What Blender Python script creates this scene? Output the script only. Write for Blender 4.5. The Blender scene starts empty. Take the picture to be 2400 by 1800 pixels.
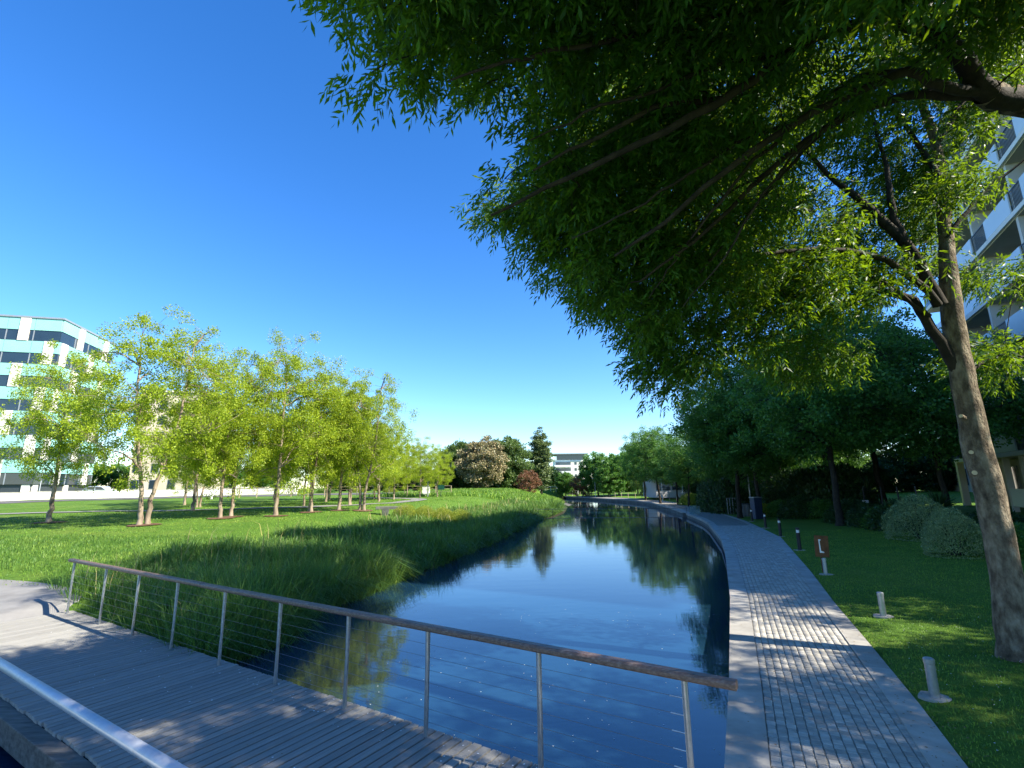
import bpy, math
import numpy as np
from mathutils import Matrix, Vector
PI = math.pi
rng = np.random.default_rng(11)
sc = bpy.context.scene
col = sc.collection

# ------------------------------------------------------------------ camera
F, PITCH, ROLL, H = 1138.0, math.radians(11.9), math.radians(0.54), 2.4
fw = np.array([0, math.cos(PITCH), math.sin(PITCH)])
rt = np.array([1.0, 0, 0])
up = np.cross(rt, fw)
CR = rt*math.cos(ROLL) - up*math.sin(ROLL)
CU = up*math.cos(ROLL) + rt*math.sin(ROLL)
cam_d = bpy.data.cameras.new('camera')
cam = bpy.data.objects.new('camera', cam_d)
col.objects.link(cam)
cam_d.sensor_width = 36.0
cam_d.lens = 36.0*F/2400.0
cam_d.clip_end = 3000
cam_d.clip_start = 0.05
cam.matrix_world = Matrix(((CR[0], CU[0], -fw[0], 0), (CR[1], CU[1], -fw[1], 0), (CR[2], CU[2], -fw[2], H), (0, 0, 0, 1)))
sc.camera = cam
C0 = np.array([0, 0, H])

# ------------------------------------------------------------------ light
SUN_EL = math.radians(40)
sun_dir = np.array([0.93, -0.37, 0.0])
sun_dir /= np.linalg.norm(sun_dir)
SUN = np.array([sun_dir[0]*math.cos(SUN_EL), sun_dir[1]*math.cos(SUN_EL), math.sin(SUN_EL)])
w = bpy.data.worlds.new('World')
sc.world = w
w.use_nodes = True
nt = w.node_tree
bg = nt.nodes['Background']
sky = nt.nodes.new('ShaderNodeTexSky')
sky.sky_type = 'NISHITA'
sky.sun_disc = False
sky.sun_elevation = SUN_EL
sky.sun_rotation = math.atan2(sun_dir[0], sun_dir[1])
sky.air_density = 1.0
sky.dust_density = 0.15
sky.ozone_density = 4.5
hs = nt.nodes.new('ShaderNodeHueSaturation')
hs.inputs['Saturation'].default_value = 1.27
hs.inputs['Hue'].default_value = 0.508
hs.inputs['Value'].default_value = 1.1
nt.links.new(sky.outputs[0], hs.inputs['Color'])
nt.links.new(hs.outputs[0], bg.inputs['Color'])
bg.inputs['Strength'].default_value = 0.108
sun_l = bpy.data.lights.new('sun', 'SUN')
sun_l.energy = 5.0
sun_l.angle = math.radians(0.53)
sun_l.color = (1.0, 0.92, 0.78)
sun_o = bpy.data.objects.new('sun', sun_l)
col.objects.link(sun_o)
sun_o.rotation_euler = Vector(SUN).to_track_quat('Z', 'Y').to_euler()
sun_o.location = (40, -20, 40)
sc.view_settings.view_transform = 'Standard'
sc.view_settings.look = 'None'
sc.view_settings.exposure = 1.42
sc.view_settings.gamma = 1.0
sc.render.engine = 'CYCLES'
sc.cycles.use_denoising = True
sc.cycles.max_bounces = 7
sc.cycles.diffuse_bounces = 3
sc.cycles.glossy_bounces = 3
sc.cycles.transmission_bounces = 4
sc.cycles.transparent_max_bounces = 8

# ------------------------------------------------------------------ helpers
def at(px, py, d):
    """point seen at photograph pixel (px, py), d metres deep along the optical axis"""
    return C0 + d*(fw + CR*(px-1200)/F + CU*(900-py)/F)

def mesh_np(name, V, Fc):
    V = np.ascontiguousarray(V, dtype=np.float32)
    Fc = np.ascontiguousarray(Fc, dtype=np.int32)
    me = bpy.data.meshes.new(name)
    me.vertices.add(len(V))
    me.vertices.foreach_set('co', V.ravel())
    m, k = Fc.shape
    me.loops.add(m*k)
    me.loops.foreach_set('vertex_index', Fc.ravel())
    me.polygons.add(m)
    me.polygons.foreach_set('loop_start', np.arange(0, m*k, k, dtype=np.int32))
    me.update(calc_edges=True)
    return me

class MB:
    def __init__(s):
        s.v, s.f = [], []
    def add(s, V, Fs):
        o = len(s.v)
        s.v += [tuple(float(c) for c in p) for p in V]
        s.f += [tuple(i+o for i in f) for f in Fs]
        return s
    def box(s, c, size, ax=None, ay=None, taper=1.0):
        ax = np.array(ax if ax is not None else (1, 0, 0), float)
        ay = np.array(ay if ay is not None else (0, 1, 0), float)
        ax /= np.linalg.norm(ax); ay /= np.linalg.norm(ay)
        az = np.cross(ax, ay)
        c = np.array(c, float)
        V = []
        for k in (-1, 1):
            t = taper if k > 0 else 1.0
            for (i, j) in ((-1, -1), (1, -1), (1, 1), (-1, 1)):
                V.append(c + ax*i*size[0]/2*t + ay*j*size[1]/2*t + az*k*size[2]/2)
        return s.add(V, [(3, 2, 1, 0), (4, 5, 6, 7), (0, 1, 5, 4), (1, 2, 6, 5), (2, 3, 7, 6), (3, 0, 4, 7)])
    def tube(s, P, R, n=8, cap=True):
        P = np.array(P, float)
        R = np.full(len(P), R, float) if np.isscalar(R) else np.array(R, float)
        T = np.gradient(P, axis=0)
        T /= np.linalg.norm(T, axis=1)[:, None] + 1e-12
        ref = np.array([0, 0, 1.0]) if abs(T[0][2]) < 0.9 else np.array([1.0, 0, 0])
        V = []
        for i in range(len(P)):
            a = np.cross(T[i], ref); a /= np.linalg.norm(a) + 1e-12
            b = np.cross(T[i], a)
            ref = np.cross(a, T[i])
            for j in range(n):
                th = 2*PI*j/n
                V.append(P[i] + R[i]*(a*math.cos(th) + b*math.sin(th)))
        Fs = []
        for i in range(len(P)-1):
            for j in range(n):
                Fs.append((i*n+j, i*n+(j+1) % n, (i+1)*n+(j+1) % n, (i+1)*n+j))
        if cap:
            Fs.append(tuple(reversed(range(n))))
            Fs.append(tuple(range((len(P)-1)*n, len(P)*n)))
        return s.add(V, Fs)
    def prism(s, poly, z0, z1):
        n = len(poly)
        V = [(p[0], p[1], z0) for p in poly] + [(p[0], p[1], z1) for p in poly]
        Fs = [tuple(reversed(range(n))), tuple(range(n, 2*n))]
        Fs += [(i, (i+1) % n, n+(i+1) % n, n+i) for i in range(n)]
        return s.add(V, Fs)
    def extrude(s, prof, c, ax, ay, az, half):
        """prof: 2d outline in (ax, az), thickness 2*half along ay"""
        n = len(prof)
        c, ax, ay, az = [np.array(q, float) for q in (c, ax, ay, az)]
        V = [c+ax*p[0]+az*p[1]-ay*half for p in prof] + [c+ax*p[0]+az*p[1]+ay*half for p in prof]
        Fs = [tuple(range(n)), tuple(reversed(range(n, 2*n)))]
        Fs += [((i+1) % n, i, n+i, n+(i+1) % n) for i in range(n)]
        return s.add(V, Fs)
    def mesh(s, name, smooth=False):
        me = bpy.data.meshes.new(name)
        me.from_pydata(s.v, [], s.f)
        me.update()
        if smooth:
            me.polygons.foreach_set('use_smooth', [True]*len(me.polygons))
        return me
    def build(s, name, mat, parent=None, smooth=False, bevel=0.0):
        o = obj(name, s.mesh(name, smooth), mat, parent)
        if bevel:
            b = o.modifiers.new('bevel', 'BEVEL'); b.width = bevel; b.segments = 2; b.limit_method = 'ANGLE'
        return o

def obj(name, me, mat=None, parent=None):
    o = bpy.data.objects.new(name, me)
    col.objects.link(o)
    if mat is not None and len(me.materials) == 0:
        me.materials.append(mat)
    if parent is not None:
        o.parent = parent
    return o

def tag(o, label=None, cat=None, group=None, kind=None):
    if label: o['label'] = label
    if cat: o['category'] = cat
    if group: o['group'] = group
    if kind: o['kind'] = kind
    return o

def empty(name, loc=(0, 0, 0), rz=0.0):
    o = bpy.data.objects.new(name, None)
    col.objects.link(o)
    o.location = tuple(float(c) for c in loc)
    o.rotation_euler = (0, 0, rz)
    o.empty_display_size = 0.2
    return o

def copy_tree(o, parent=None):
    c = o.copy()
    col.objects.link(c)
    c.parent = parent
    for ch in o.children:
        copy_tree(ch, c)
    return c

def spline(P, n):
    """Catmull-Rom resample"""
    P = np.array(P, float)
    Q = np.vstack([2*P[0]-P[1], P, 2*P[-1]-P[-2]])
    out = []
    m = len(P)-1
    for u in np.linspace(0, m-1e-6, n):
        i = int(u); t = u-i
        p0, p1, p2, p3 = Q[i:i+4]
        out.append(0.5*((2*p1)+(-p0+p2)*t+(2*p0-5*p1+4*p2-p3)*t*t+(-p0+3*p1-3*p2+p3)*t**3))
    return np.array(out)

def smooth01(a, b, x):
    t = np.clip((x-a)/(b-a), 0, 1)
    return t*t*(3-2*t)

def wobble(x, y, s=1.0, k=0):
    return (np.sin(x*1.3*s+k)+np.sin(y*1.7*s+1.3*k+1)+np.sin((x+y)*2.3*s+2.1*k)*.7+np.sin((x-1.6*y)*3.1*s+.7*k)*.5)/3.2

# ------------------------------------------------------------------ materials
def nodes(name):
    m = bpy.data.materials.new(name)
    m.use_nodes = True
    return m, m.node_tree, m.node_tree.nodes['Principled BSDF']

def N(t, kind, **kw):
    n = t.nodes.new(kind)
    for k, v in kw.items():
        if k in n.inputs: n.inputs[k].default_value = v
        else: setattr(n, k, v)
    return n

def ramp(t, fac, stops):
    r = t.nodes.new('ShaderNodeValToRGB')
    e = r.color_ramp.elements
    e[0].position, e[0].color = stops[0][0], (*stops[0][1], 1)
    e[1].position, e[1].color = stops[-1][0], (*stops[-1][1], 1)
    for p, c in stops[1:-1]:
        q = e.new(p); q.color = (*c, 1)
    t.links.new(fac, r.inputs[0])
    return r.outputs[0]

def surf(name, stops, scale=4.0, rough=0.7, bump=0.3, bscale=None, detail=6, stretch=None, spec=0.3, dist=0.01, metal=0.0, per_object=0.0, coord='Object'):
    """procedural weathered surface: noise ramp colour + noise bump"""
    m, t, b = nodes(name)
    tc = t.nodes.new('ShaderNodeTexCoord')
    src = tc.outputs[coord]
    if stretch:
        mp = t.nodes.new('ShaderNodeMapping'); mp.inputs['Scale'].default_value = stretch
        t.links.new(src, mp.inputs[0]); src = mp.outputs[0]
    n1 = N(t, 'ShaderNodeTexNoise', Scale=scale, Detail=detail, Roughness=0.6)
    t.links.new(src, n1.inputs['Vector'])
    c = ramp(t, n1.outputs[0], stops)
    if per_object:
        oi = t.nodes.new('ShaderNodeObjectInfo')
        mr = N(t, 'ShaderNodeMapRange'); mr.inputs[3].default_value = 1-per_object; mr.inputs[4].default_value = 1+per_object
        t.links.new(oi.outputs['Random'], mr.inputs[0])
        h = t.nodes.new('ShaderNodeHueSaturation')
        t.links.new(mr.outputs[0], h.inputs['Value']); t.links.new(c, h.inputs['Color'])
        c = h.outputs[0]
    t.links.new(c, b.inputs['Base Color'])
    b.inputs['Roughness'].default_value = rough
    b.inputs['Specular IOR Level'].default_value = spec
    b.inputs['Metallic'].default_value = metal
    if bump:
        n2 = N(t, 'ShaderNodeTexNoise', Scale=bscale or scale*4, Detail=5, Roughness=0.6)
        t.links.new(src, n2.inputs['Vector'])
        bp = N(t, 'ShaderNodeBump', Strength=bump, Distance=dist)
        t.links.new(n2.outputs[0], bp.inputs['Height'])
        t.links.new(bp.outputs[0], b.inputs['Normal'])
    return m

def plain(name, colr, rough=0.5, metal=0.0, spec=0.4, var=0.12, scale=6.0):
    c = np.array(colr)
    return surf(name, [(0.3, tuple(c*(1-var))), (0.7, tuple(np.minimum(c*(1+var), 1)))], scale=scale, rough=rough, bump=0.06, metal=metal, spec=spec)

def leaf_mat(name, dark, light, trans, rough=0.45, tmix=0.4, spec=0.35, patch=None):
    m = bpy.data.materials.new(name)
    m.use_nodes = True
    t = m.node_tree
    t.nodes.clear()
    out = t.nodes.new('ShaderNodeOutputMaterial')
    g = t.nodes.new('ShaderNodeNewGeometry')
    c = ramp(t, g.outputs['Random Per Island'], [(0.0, dark), (0.75, light), (1.0, tuple(np.array(light)*np.array([1.35, 1.2, 1.0])))])
    if patch:
        nz_ = N(t, 'ShaderNodeTexNoise', Scale=patch[0], Detail=5, Roughness=0.65)
        tc_ = t.nodes.new('ShaderNodeTexCoord'); t.links.new(tc_.outputs['Object'], nz_.inputs['Vector'])
        pc = ramp(t, nz_.outputs[0], [(0.34, (.55, .62, .5)), (0.5, (1, 1, 1)), (0.68, patch[1])])
        mm = t.nodes.new('ShaderNodeMix'); mm.data_type = 'RGBA'; mm.blend_type = 'MULTIPLY'; mm.inputs[0].default_value = 1.0
        t.links.new(c, mm.inputs[6]); t.links.new(pc, mm.inputs[7]); c = mm.outputs[2]
    p = N(t, 'ShaderNodeBsdfPrincipled', Roughness=rough)
    p.inputs['Specular IOR Level'].default_value = spec
    t.links.new(c, p.inputs['Base Color'])
    tr = t.nodes.new('ShaderNodeBsdfTranslucent')
    c2 = ramp(t, g.outputs['Random Per Island'], [(0.0, tuple(np.array(trans)*0.7)), (1.0, trans)])
    t.links.new(c2, tr.inputs['Color'])
    mx = N(t, 'ShaderNodeMixShader'); mx.inputs[0].default_value = tmix
    t.links.new(p.outputs[0], mx.inputs[1]); t.links.new(tr.outputs[0], mx.inputs[2])
    t.links.new(mx.outputs[0], out.inputs[0])
    return m

M = {}
M['ash_leaf'] = leaf_mat('ash_leaf', (0.010, 0.050, 0.008), (0.030, 0.11, 0.014), (0.30, 0.48, 0.012), tmix=0.36, spec=.22)
M['birch_leaf'] = leaf_mat('birch_leaf', (0.12, 0.20, 0.018), (0.30, 0.40, 0.03), (0.55, 0.66, 0.035), tmix=0.42, spec=.2)
M['maple_leaf'] = leaf_mat('maple_leaf', (0.032, 0.10, 0.02), (0.09, 0.22, 0.04), (0.2, 0.4, 0.045), tmix=0.38)
M['chestnut_leaf'] = leaf_mat('chestnut_leaf', (0.05, 0.10, 0.03), (0.12, 0.19, 0.05), (0.16, 0.26, 0.04), tmix=0.3)
M['blossom_leaf'] = leaf_mat('blossom_leaf', (0.13, 0.15, 0.06), (0.36, 0.30, 0.17), (0.28, 0.26, 0.1), tmix=0.25)
M['poplar_leaf'] = leaf_mat('poplar_leaf', (0.08, 0.13, 0.05), (0.18, 0.24, 0.10), (0.2, 0.28, 0.07), tmix=0.3)
M['red_leaf'] = leaf_mat('red_leaf', (0.10, 0.05, 0.025), (0.24, 0.12, 0.06), (0.22, 0.1, 0.04), tmix=0.25)
M['yellow_leaf'] = leaf_mat('yellow_leaf', (0.16, 0.22, 0.02), (0.32, 0.36, 0.05), (0.4, 0.5, 0.05), tmix=0.35)
M['box_leaf'] = leaf_mat('box_leaf', (0.12, 0.20, 0.07), (0.27, 0.37, 0.17), (0.2, 0.3, 0.1), tmix=0.2)
M['dark_leaf'] = leaf_mat('dark_leaf', (0.012, 0.035, 0.01), (0.03, 0.08, 0.02), (0.06, 0.14, 0.02), tmix=0.25)
M['grass_tall'] = leaf_mat('grass_tall', (0.05, 0.125, 0.024), (0.115, 0.225, 0.042), (0.22, 0.4, 0.05), tmix=0.3, spec=0.3, patch=(.9, (2.0, 1.5, 1.6)))
M['grass_short'] = leaf_mat('grass_short', (0.08, 0.18, 0.026), (0.16, 0.29, 0.045), (0.26, 0.45, 0.05), tmix=0.3, spec=0.2, patch=(1.4, (1.7, 1.25, 1.2)))
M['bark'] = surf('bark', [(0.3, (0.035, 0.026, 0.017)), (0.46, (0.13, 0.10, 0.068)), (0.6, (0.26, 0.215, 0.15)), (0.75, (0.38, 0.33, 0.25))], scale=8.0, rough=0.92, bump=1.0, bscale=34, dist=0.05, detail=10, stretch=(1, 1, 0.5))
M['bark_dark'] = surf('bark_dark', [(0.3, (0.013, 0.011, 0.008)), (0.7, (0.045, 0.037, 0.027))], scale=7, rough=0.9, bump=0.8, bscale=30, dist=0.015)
M['birch_bark'] = surf('birch_bark', [(0.3, (0.09, 0.065, 0.045)), (0.48, (0.24, 0.19, 0.135)), (0.7, (0.36, 0.30, 0.225))], scale=4, rough=0.85, bump=0.8, bscale=16, dist=0.02, stretch=(1, 1, 0.35))
M['cut_wood'] = plain('cut_wood', (0.55, 0.42, 0.25), 0.8)
M['concrete'] = surf('concrete', [(0.25, (0.22, 0.21, 0.185)), (0.5, (0.33, 0.315, 0.28)), (0.75, (0.44, 0.42, 0.375))], scale=2.2, rough=0.85, bump=0.35, bscale=60, dist=0.004, detail=9, per_object=0.10, coord='Generated' if False else 'Object')
M['wall_conc'] = surf('wall_conc', [(0.3, (0.07, 0.075, 0.065)), (0.7, (0.18, 0.18, 0.16))], scale=1.5, rough=0.8, bump=0.3)
M['sett'] = surf('sett', [(0.25, (0.27, 0.255, 0.22)), (0.55, (0.365, 0.345, 0.30)), (0.8, (0.46, 0.435, 0.38))], scale=5, rough=0.75, bump=0.6, bscale=45, dist=0.004, per_object=0.22)
M['mortar'] = surf('mortar', [(0.3, (0.16, 0.15, 0.13)), (0.7, (0.27, 0.255, 0.22))], scale=3, rough=0.95, bump=0.4, bscale=50)
M['plank'] = surf('plank', [(0.2, (0.19, 0.185, 0.17)), (0.5, (0.255, 0.25, 0.23)), (0.8, (0.32, 0.315, 0.29))], scale=2.0, rough=0.75, bump=0.5, bscale=14, dist=0.004, stretch=(1.2, 14, 4), per_object=0.10, detail=8)
M['beam'] = surf('beam', [(0.3, (0.05, 0.048, 0.04)), (0.7, (0.16, 0.15, 0.13))], scale=3, rough=0.8, bump=0.5, stretch=(1, 6, 6))
M['handrail'] = surf('handrail', [(0.25, (0.06, 0.036, 0.026)), (0.5, (0.14, 0.088, 0.064)), (0.8, (0.26, 0.205, 0.165))], scale=5, rough=0.5, bump=0.4, bscale=25, dist=0.004, stretch=(1, 12, 12), spec=0.5)
M['steel'] = plain('steel', (0.42, 0.45, 0.47), 0.35, 0.85, 0.5, 0.15, 20)
M['galv'] = plain('galv', (0.46, 0.48, 0.50), 0.5, 0.4, 0.5, 0.08, 14)
M['cable'] = plain('cable', (0.16, 0.17, 0.18), 0.5, 0.6)
M['black_paint'] = plain('black_paint', (0.012, 0.014, 0.02), 0.4)
M['white_paint'] = plain('white_paint', (0.78, 0.78, 0.76), 0.5, var=0.06)
M['corten'] = surf('corten', [(0.3, (0.085, 0.038, 0.016)), (0.7, (0.20, 0.092, 0.036))], scale=7, rough=0.85, bump=0.3)
M['stone_cream'] = surf('stone_cream', [(0.3, (0.60, 0.56, 0.50)), (0.7, (0.74, 0.71, 0.65))], scale=0.8, rough=0.8, bump=0.15, spec=0.2)
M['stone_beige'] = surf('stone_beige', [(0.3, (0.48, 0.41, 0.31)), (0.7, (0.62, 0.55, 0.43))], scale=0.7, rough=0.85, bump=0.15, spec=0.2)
M['teal'] = plain('teal', (0.27, 0.55, 0.51), 0.18, 0.0, 0.6, 0.06, 0.5)
M['glass_dark'] = plain('glass_dark', (0.02, 0.035, 0.05), 0.06, 0.0, 0.9, 0.2, 0.3)
M['glass_teal'] = plain('glass_teal', (0.04, 0.16, 0.15), 0.08, 0.0, 0.8, 0.2, 0.3)
M['frame_grey'] = plain('frame_grey', (0.3, 0.33, 0.36), 0.4, 0.3)
M['frame_dark'] = plain('frame_dark', (0.05, 0.06, 0.07), 0.4, 0.2)
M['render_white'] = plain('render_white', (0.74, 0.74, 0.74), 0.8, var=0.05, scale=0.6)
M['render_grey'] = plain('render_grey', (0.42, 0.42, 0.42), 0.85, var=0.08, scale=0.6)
M['frosted'] = plain('frosted', (0.66, 0.72, 0.78), 0.25, 0, 0.5, 0.03, 0.4)
M['asphalt'] = surf('asphalt', [(0.3, (0.07, 0.065, 0.065)), (0.7, (0.15, 0.14, 0.135))], scale=0.8, rough=0.9, bump=0.3, bscale=30)
M['gravel_path'] = surf('gravel_path', [(0.3, (0.165, 0.16, 0.15)), (0.7, (0.25, 0.245, 0.23))], scale=2.0, rough=0.95, bump=0.4, bscale=60)
M['wood_post'] = surf('wood_post', [(0.3, (0.25, 0.19, 0.12)), (0.7, (0.45, 0.37, 0.27))], scale=5, rough=0.85, bump=0.3, stretch=(3, 3, 0.6))
M['bin_grey'] = plain('bin_grey', (0.12, 0.13, 0.14), 0.5)
M['cabinet_blue'] = plain('cabinet_blue', (0.03, 0.05, 0.10), 0.4)
M['car_paint'] = plain('car_paint', (0.6, 0.64, 0.68), 0.25, 0.4, 0.6, 0.03)
M['rubber'] = plain('rubber', (0.015, 0.015, 0.016), 0.8)
M['mulch'] = surf('mulch', [(0.3, (0.06, 0.035, 0.02)), (0.7, (0.16, 0.09, 0.05))], scale=12, rough=1.0, bump=0.8, bscale=40)
M['petal'] = plain('petal', (0.8, 0.8, 0.76), 0.8, var=0.03)
M['green_sign'] = plain('green_sign', (0.01, 0.08, 0.06), 0.4)
M['shade_net'] = plain('shade_net', (0.2, 0.19, 0.16), 0.9)

# lawn ground: grass colour with wear, soil on the banks by height
def lawn_material():
    m, t, b = nodes('lawn')
    tc = t.nodes.new('ShaderNodeTexCoord')
    n1 = N(t, 'ShaderNodeTexNoise', Scale=0.35, Detail=8, Roughness=0.65)
    n2 = N(t, 'ShaderNodeTexNoise', Scale=9.0, Detail=6, Roughness=0.7)
    n3 = N(t, 'ShaderNodeTexNoise', Scale=55.0, Detail=3, Roughness=0.7)
    for n in (n1, n2, n3): t.links.new(tc.outputs['Object'], n.inputs['Vector'])
    c1 = ramp(t, n1.outputs[0], [(0.3, (0.075, 0.17, 0.02)), (0.5, (0.11, 0.215, 0.028)), (0.72, (0.16, 0.24, 0.04))])
    c2 = ramp(t, n2.outputs[0], [(0.25, (0.55, 0.6, 0.5)), (0.7, (1.15, 1.1, 1.0))])
    mx = t.nodes.new('ShaderNodeMix'); mx.data_type = 'RGBA'; mx.blend_type = 'MULTIPLY'; mx.inputs[0].default_value = 1.0
    t.links.new(c1, mx.inputs[6]); t.links.new(c2, mx.inputs[7])
    # wet soil below the water line
    sx = t.nodes.new('ShaderNodeSeparateXYZ'); t.links.new(tc.outputs['Object'], sx.inputs[0])
    mr = N(t, 'ShaderNodeMapRange'); mr.inputs[1].default_value = -0.32; mr.inputs[2].default_value = -0.08
    t.links.new(sx.outputs[2], mr.inputs[0])
    m2 = t.nodes.new('ShaderNodeMix'); m2.data_type = 'RGBA'
    t.links.new(mr.outputs[0], m2.inputs[0])
    m2.inputs[6].default_value = (0.035, 0.03, 0.018, 1)
    t.links.new(mx.outputs[2], m2.inputs[7])
    t.links.new(m2.outputs[2], b.inputs['Base Color'])
    b.inputs['Roughness'].default_value = 0.9
    b.inputs['Specular IOR Level'].default_value = 0.15
    bp = N(t, 'ShaderNodeBump', Strength=0.9, Distance=0.05)
    ad = t.nodes.new('ShaderNodeMath'); ad.operation = 'ADD'
    t.links.new(n2.outputs[0], ad.inputs[0]); t.links.new(n3.outputs[0], ad.inputs[1])
    t.links.new(ad.outputs[0], bp.inputs['Height'])
    t.links.new(bp.outputs[0], b.inputs['Normal'])
    return m
M['lawn'] = lawn_material()

def water_material():
    m, t, b = nodes('water')
    tc = t.nodes.new('ShaderNodeTexCoord')
    mp = t.nodes.new('ShaderNodeMapping')
    mp.inputs['Rotation'].default_value = (0, 0, math.radians(-20))
    mp.inputs['Scale'].default_value = (0.55, 1.5, 1)
    t.links.new(tc.outputs['Object'], mp.inputs[0])
    n1 = N(t, 'ShaderNodeTexNoise', Scale=1.6, Detail=4, Roughness=0.5)
    n2 = N(t, 'ShaderNodeTexNoise', Scale=7.0, Detail=3, Roughness=0.5, Distortion=0.6)
    n3 = N(t, 'ShaderNodeTexNoise', Scale=0.25, Detail=2)
    for n in (n1, n2): t.links.new(mp.outputs[0], n.inputs['Vector'])
    t.links.new(tc.outputs['Object'], n3.inputs['Vector'])
    a = t.nodes.new('ShaderNodeMath'); a.operation = 'MULTIPLY_ADD'; a.inputs[1].default_value = 0.35
    t.links.new(n2.outputs[0], a.inputs[0]); t.links.new(n1.outputs[0], a.inputs[2])
    bp = N(t, 'ShaderNodeBump', Distance=0.02)
    mr = N(t, 'ShaderNodeMapRange'); mr.inputs[1].default_value = 0.35; mr.inputs[2].default_value = 0.65
    mr.inputs[3].default_value = 0.04; mr.inputs[4].default_value = 0.15
    t.links.new(n3.outputs[0], mr.inputs[0]); t.links.new(mr.outputs[0], bp.inputs['Strength'])
    t.links.new(a.outputs[0], bp.inputs['Height'])
    t.links.new(bp.outputs[0], b.inputs['Normal'])
    c = ramp(t, n3.outputs[0], [(0.35, (0.006, 0.026, 0.055)), (0.65, (0.010, 0.036, 0.07))])
    t.links.new(c, b.inputs['Base Color'])
    b.inputs['Roughness'].default_value = 0.03
    b.inputs['IOR'].default_value = 1.8
    b.inputs['Specular IOR Level'].default_value = 0.5
    return m
M['water'] = water_material()

# ------------------------------------------------------------------ plan of the place
def Eb(Y):   # left bank water line
    return np.interp(Y, [-40, 0, 5, 7, 8, 9.5, 12, 13.3, 15.6, 19.9, 24, 30, 43.7, 54, 80, 108, 118, 126],
                     [-11, -9.3, -7.8, -6.2, -5.0, -4.4, -4.6, -4.0, -3.6, -2.5, -1.5, -.5, 2.2, 4.6, 8, 10, 10.6, 11.2])
def Lb(Y):   # canal edge of the right path
    return np.interp(Y, [-40, -6, 0, 3, 4.8, 6.64, 11.27, 18.92, 23.36, 32.37, 36.02, 53.76, 68, 75.6, 82, 92, 108, 118, 126],
                     [-17, -2.9, -.35, 1.0, 1.83, 2.67, 4.71, 7.86, 9.56, 12.52, 13.5, 17.0, 19.2, 19.9, 19.6, 18.2, 14.6, 12.2, 11.0])
def Rb(Y):   # lawn edge of the right path
    return np.interp(Y, [-40, -6, 0, 3, 4.76, 5.9, 8.26, 10.43, 14.3, 23.13, 33.16, 38.5, 53.76, 68, 75.6, 82, 92, 108, 118, 126],
                     [-14.5, -.7, 1.75, 3.05, 3.87, 4.42, 5.49, 6.45, 8.25, 12.19, 15.36, 16.7, 20.0, 22.2, 23.0, 22.8, 21.5, 18.0, 15.6, 14.4])
def plateau(Y):
    return np.clip((Y-9)/10, 0, 1)*.9 + np.clip(Y-20, 0, 70)*.012
def gz(X, Y):
    X = np.asarray(X, float); Y = np.asarray(Y, float)
    e, l, r = Eb(Y), Lb(Y), Rb(Y)
    dE = e - X
    wid = np.interp(Y, [0, 8, 12, 20, 40], [1.6, 1.8, 4.0, 5.0, 4.0])
    flat_ = 1 - (1-np.interp(Y, [0, 14, 24, 45, 60, 80, 110], [1, .85, .42, .3, .4, .35, .3]))*(1-smooth01(3.5, 10, dE))
    zl = -0.6 + (plateau(Y)*flat_+0.6)*smooth01(-0.5, 1.0, dE/wid)
    zl = zl + 0.05*wobble(X, Y, 0.5)*smooth01(1, 4, dE)
    zr = 0.01 + np.clip(X-r, 0, 30)*.045
    zr = np.where(X < r-0.15, -0.10, zr)
    tr = -1.3
    z = np.where(dE > -0.5*wid, zl, tr)
    z = np.where(X > l+0.25, zr, z)
    cb = X*.53 + Y*.848; tb_ = (X-1.6)*-.848 + (Y-3.95)*.53
    under = smooth01(1.7, 2.0, cb)*(1-smooth01(4.25, 4.5, cb))*smooth01(-.4, -.1, tb_)*(1-smooth01(12.5, 12.9, tb_))
    z = np.where(X < l, np.minimum(z, z*(1-under)+np.minimum(z, -.16)*under), z)
    far = smooth01(117, 121, Y)
    zf = np.where(X < 12, np.minimum(plateau(Y), 1.7), np.maximum(zr, 0.2))
    z = z*(1-far) + zf*far
    return z
def gzs(x, y): return float(gz(np.array([x]), np.array([y]))[0])

def onground(px, py, z0=None):
    """walk the sight line of a photograph pixel down to the terrain"""
    d = fw + CR*(px-1200)/F + CU*(900-py)/F
    z = 0.0
    for _ in range(60):
        p = C0 + d*((z-H)/d[2])
        z = .5*z + .5*gzs(p[0], p[1])
    return np.array([p[0], p[1], gzs(p[0], p[1])])

# ground sheet
def axis(parts):
    out = []
    for a, b, s in parts: out += list(np.arange(a, b, s))
    return np.array(out + [parts[-1][1]])
gx = axis([(-900, -200, 70), (-200, -60, 10), (-60, -26, 2), (-26, -14, .8), (-14, 26, .34), (26, 60, 2), (60, 200, 10), (200, 900, 70)])
gy = axis([(-300, -40, 40), (-40, -4, 3), (-4, 60, .4), (60, 130, .9), (130, 200, 8), (200, 1400, 80)])
GX, GY = np.meshgrid(gx, gy)
GZ = gz(GX, GY)
V = np.stack([GX.ravel(), GY.ravel(), GZ.ravel()], 1)
nx, ny = len(gx), len(gy)
ii = (np.arange(ny-1)[:, None]*nx + np.arange(nx-1)[None, :]).ravel()
me = mesh_np('ground', V, np.stack([ii, ii+1, ii+nx+1, ii+nx], 1))
me.polygons.foreach_set('use_smooth', np.ones(len(me.polygons), bool))
tag(obj('ground', me, M['lawn']), 'mown green lawn sloping down to grassy canal banks', kind='structure')

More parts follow.
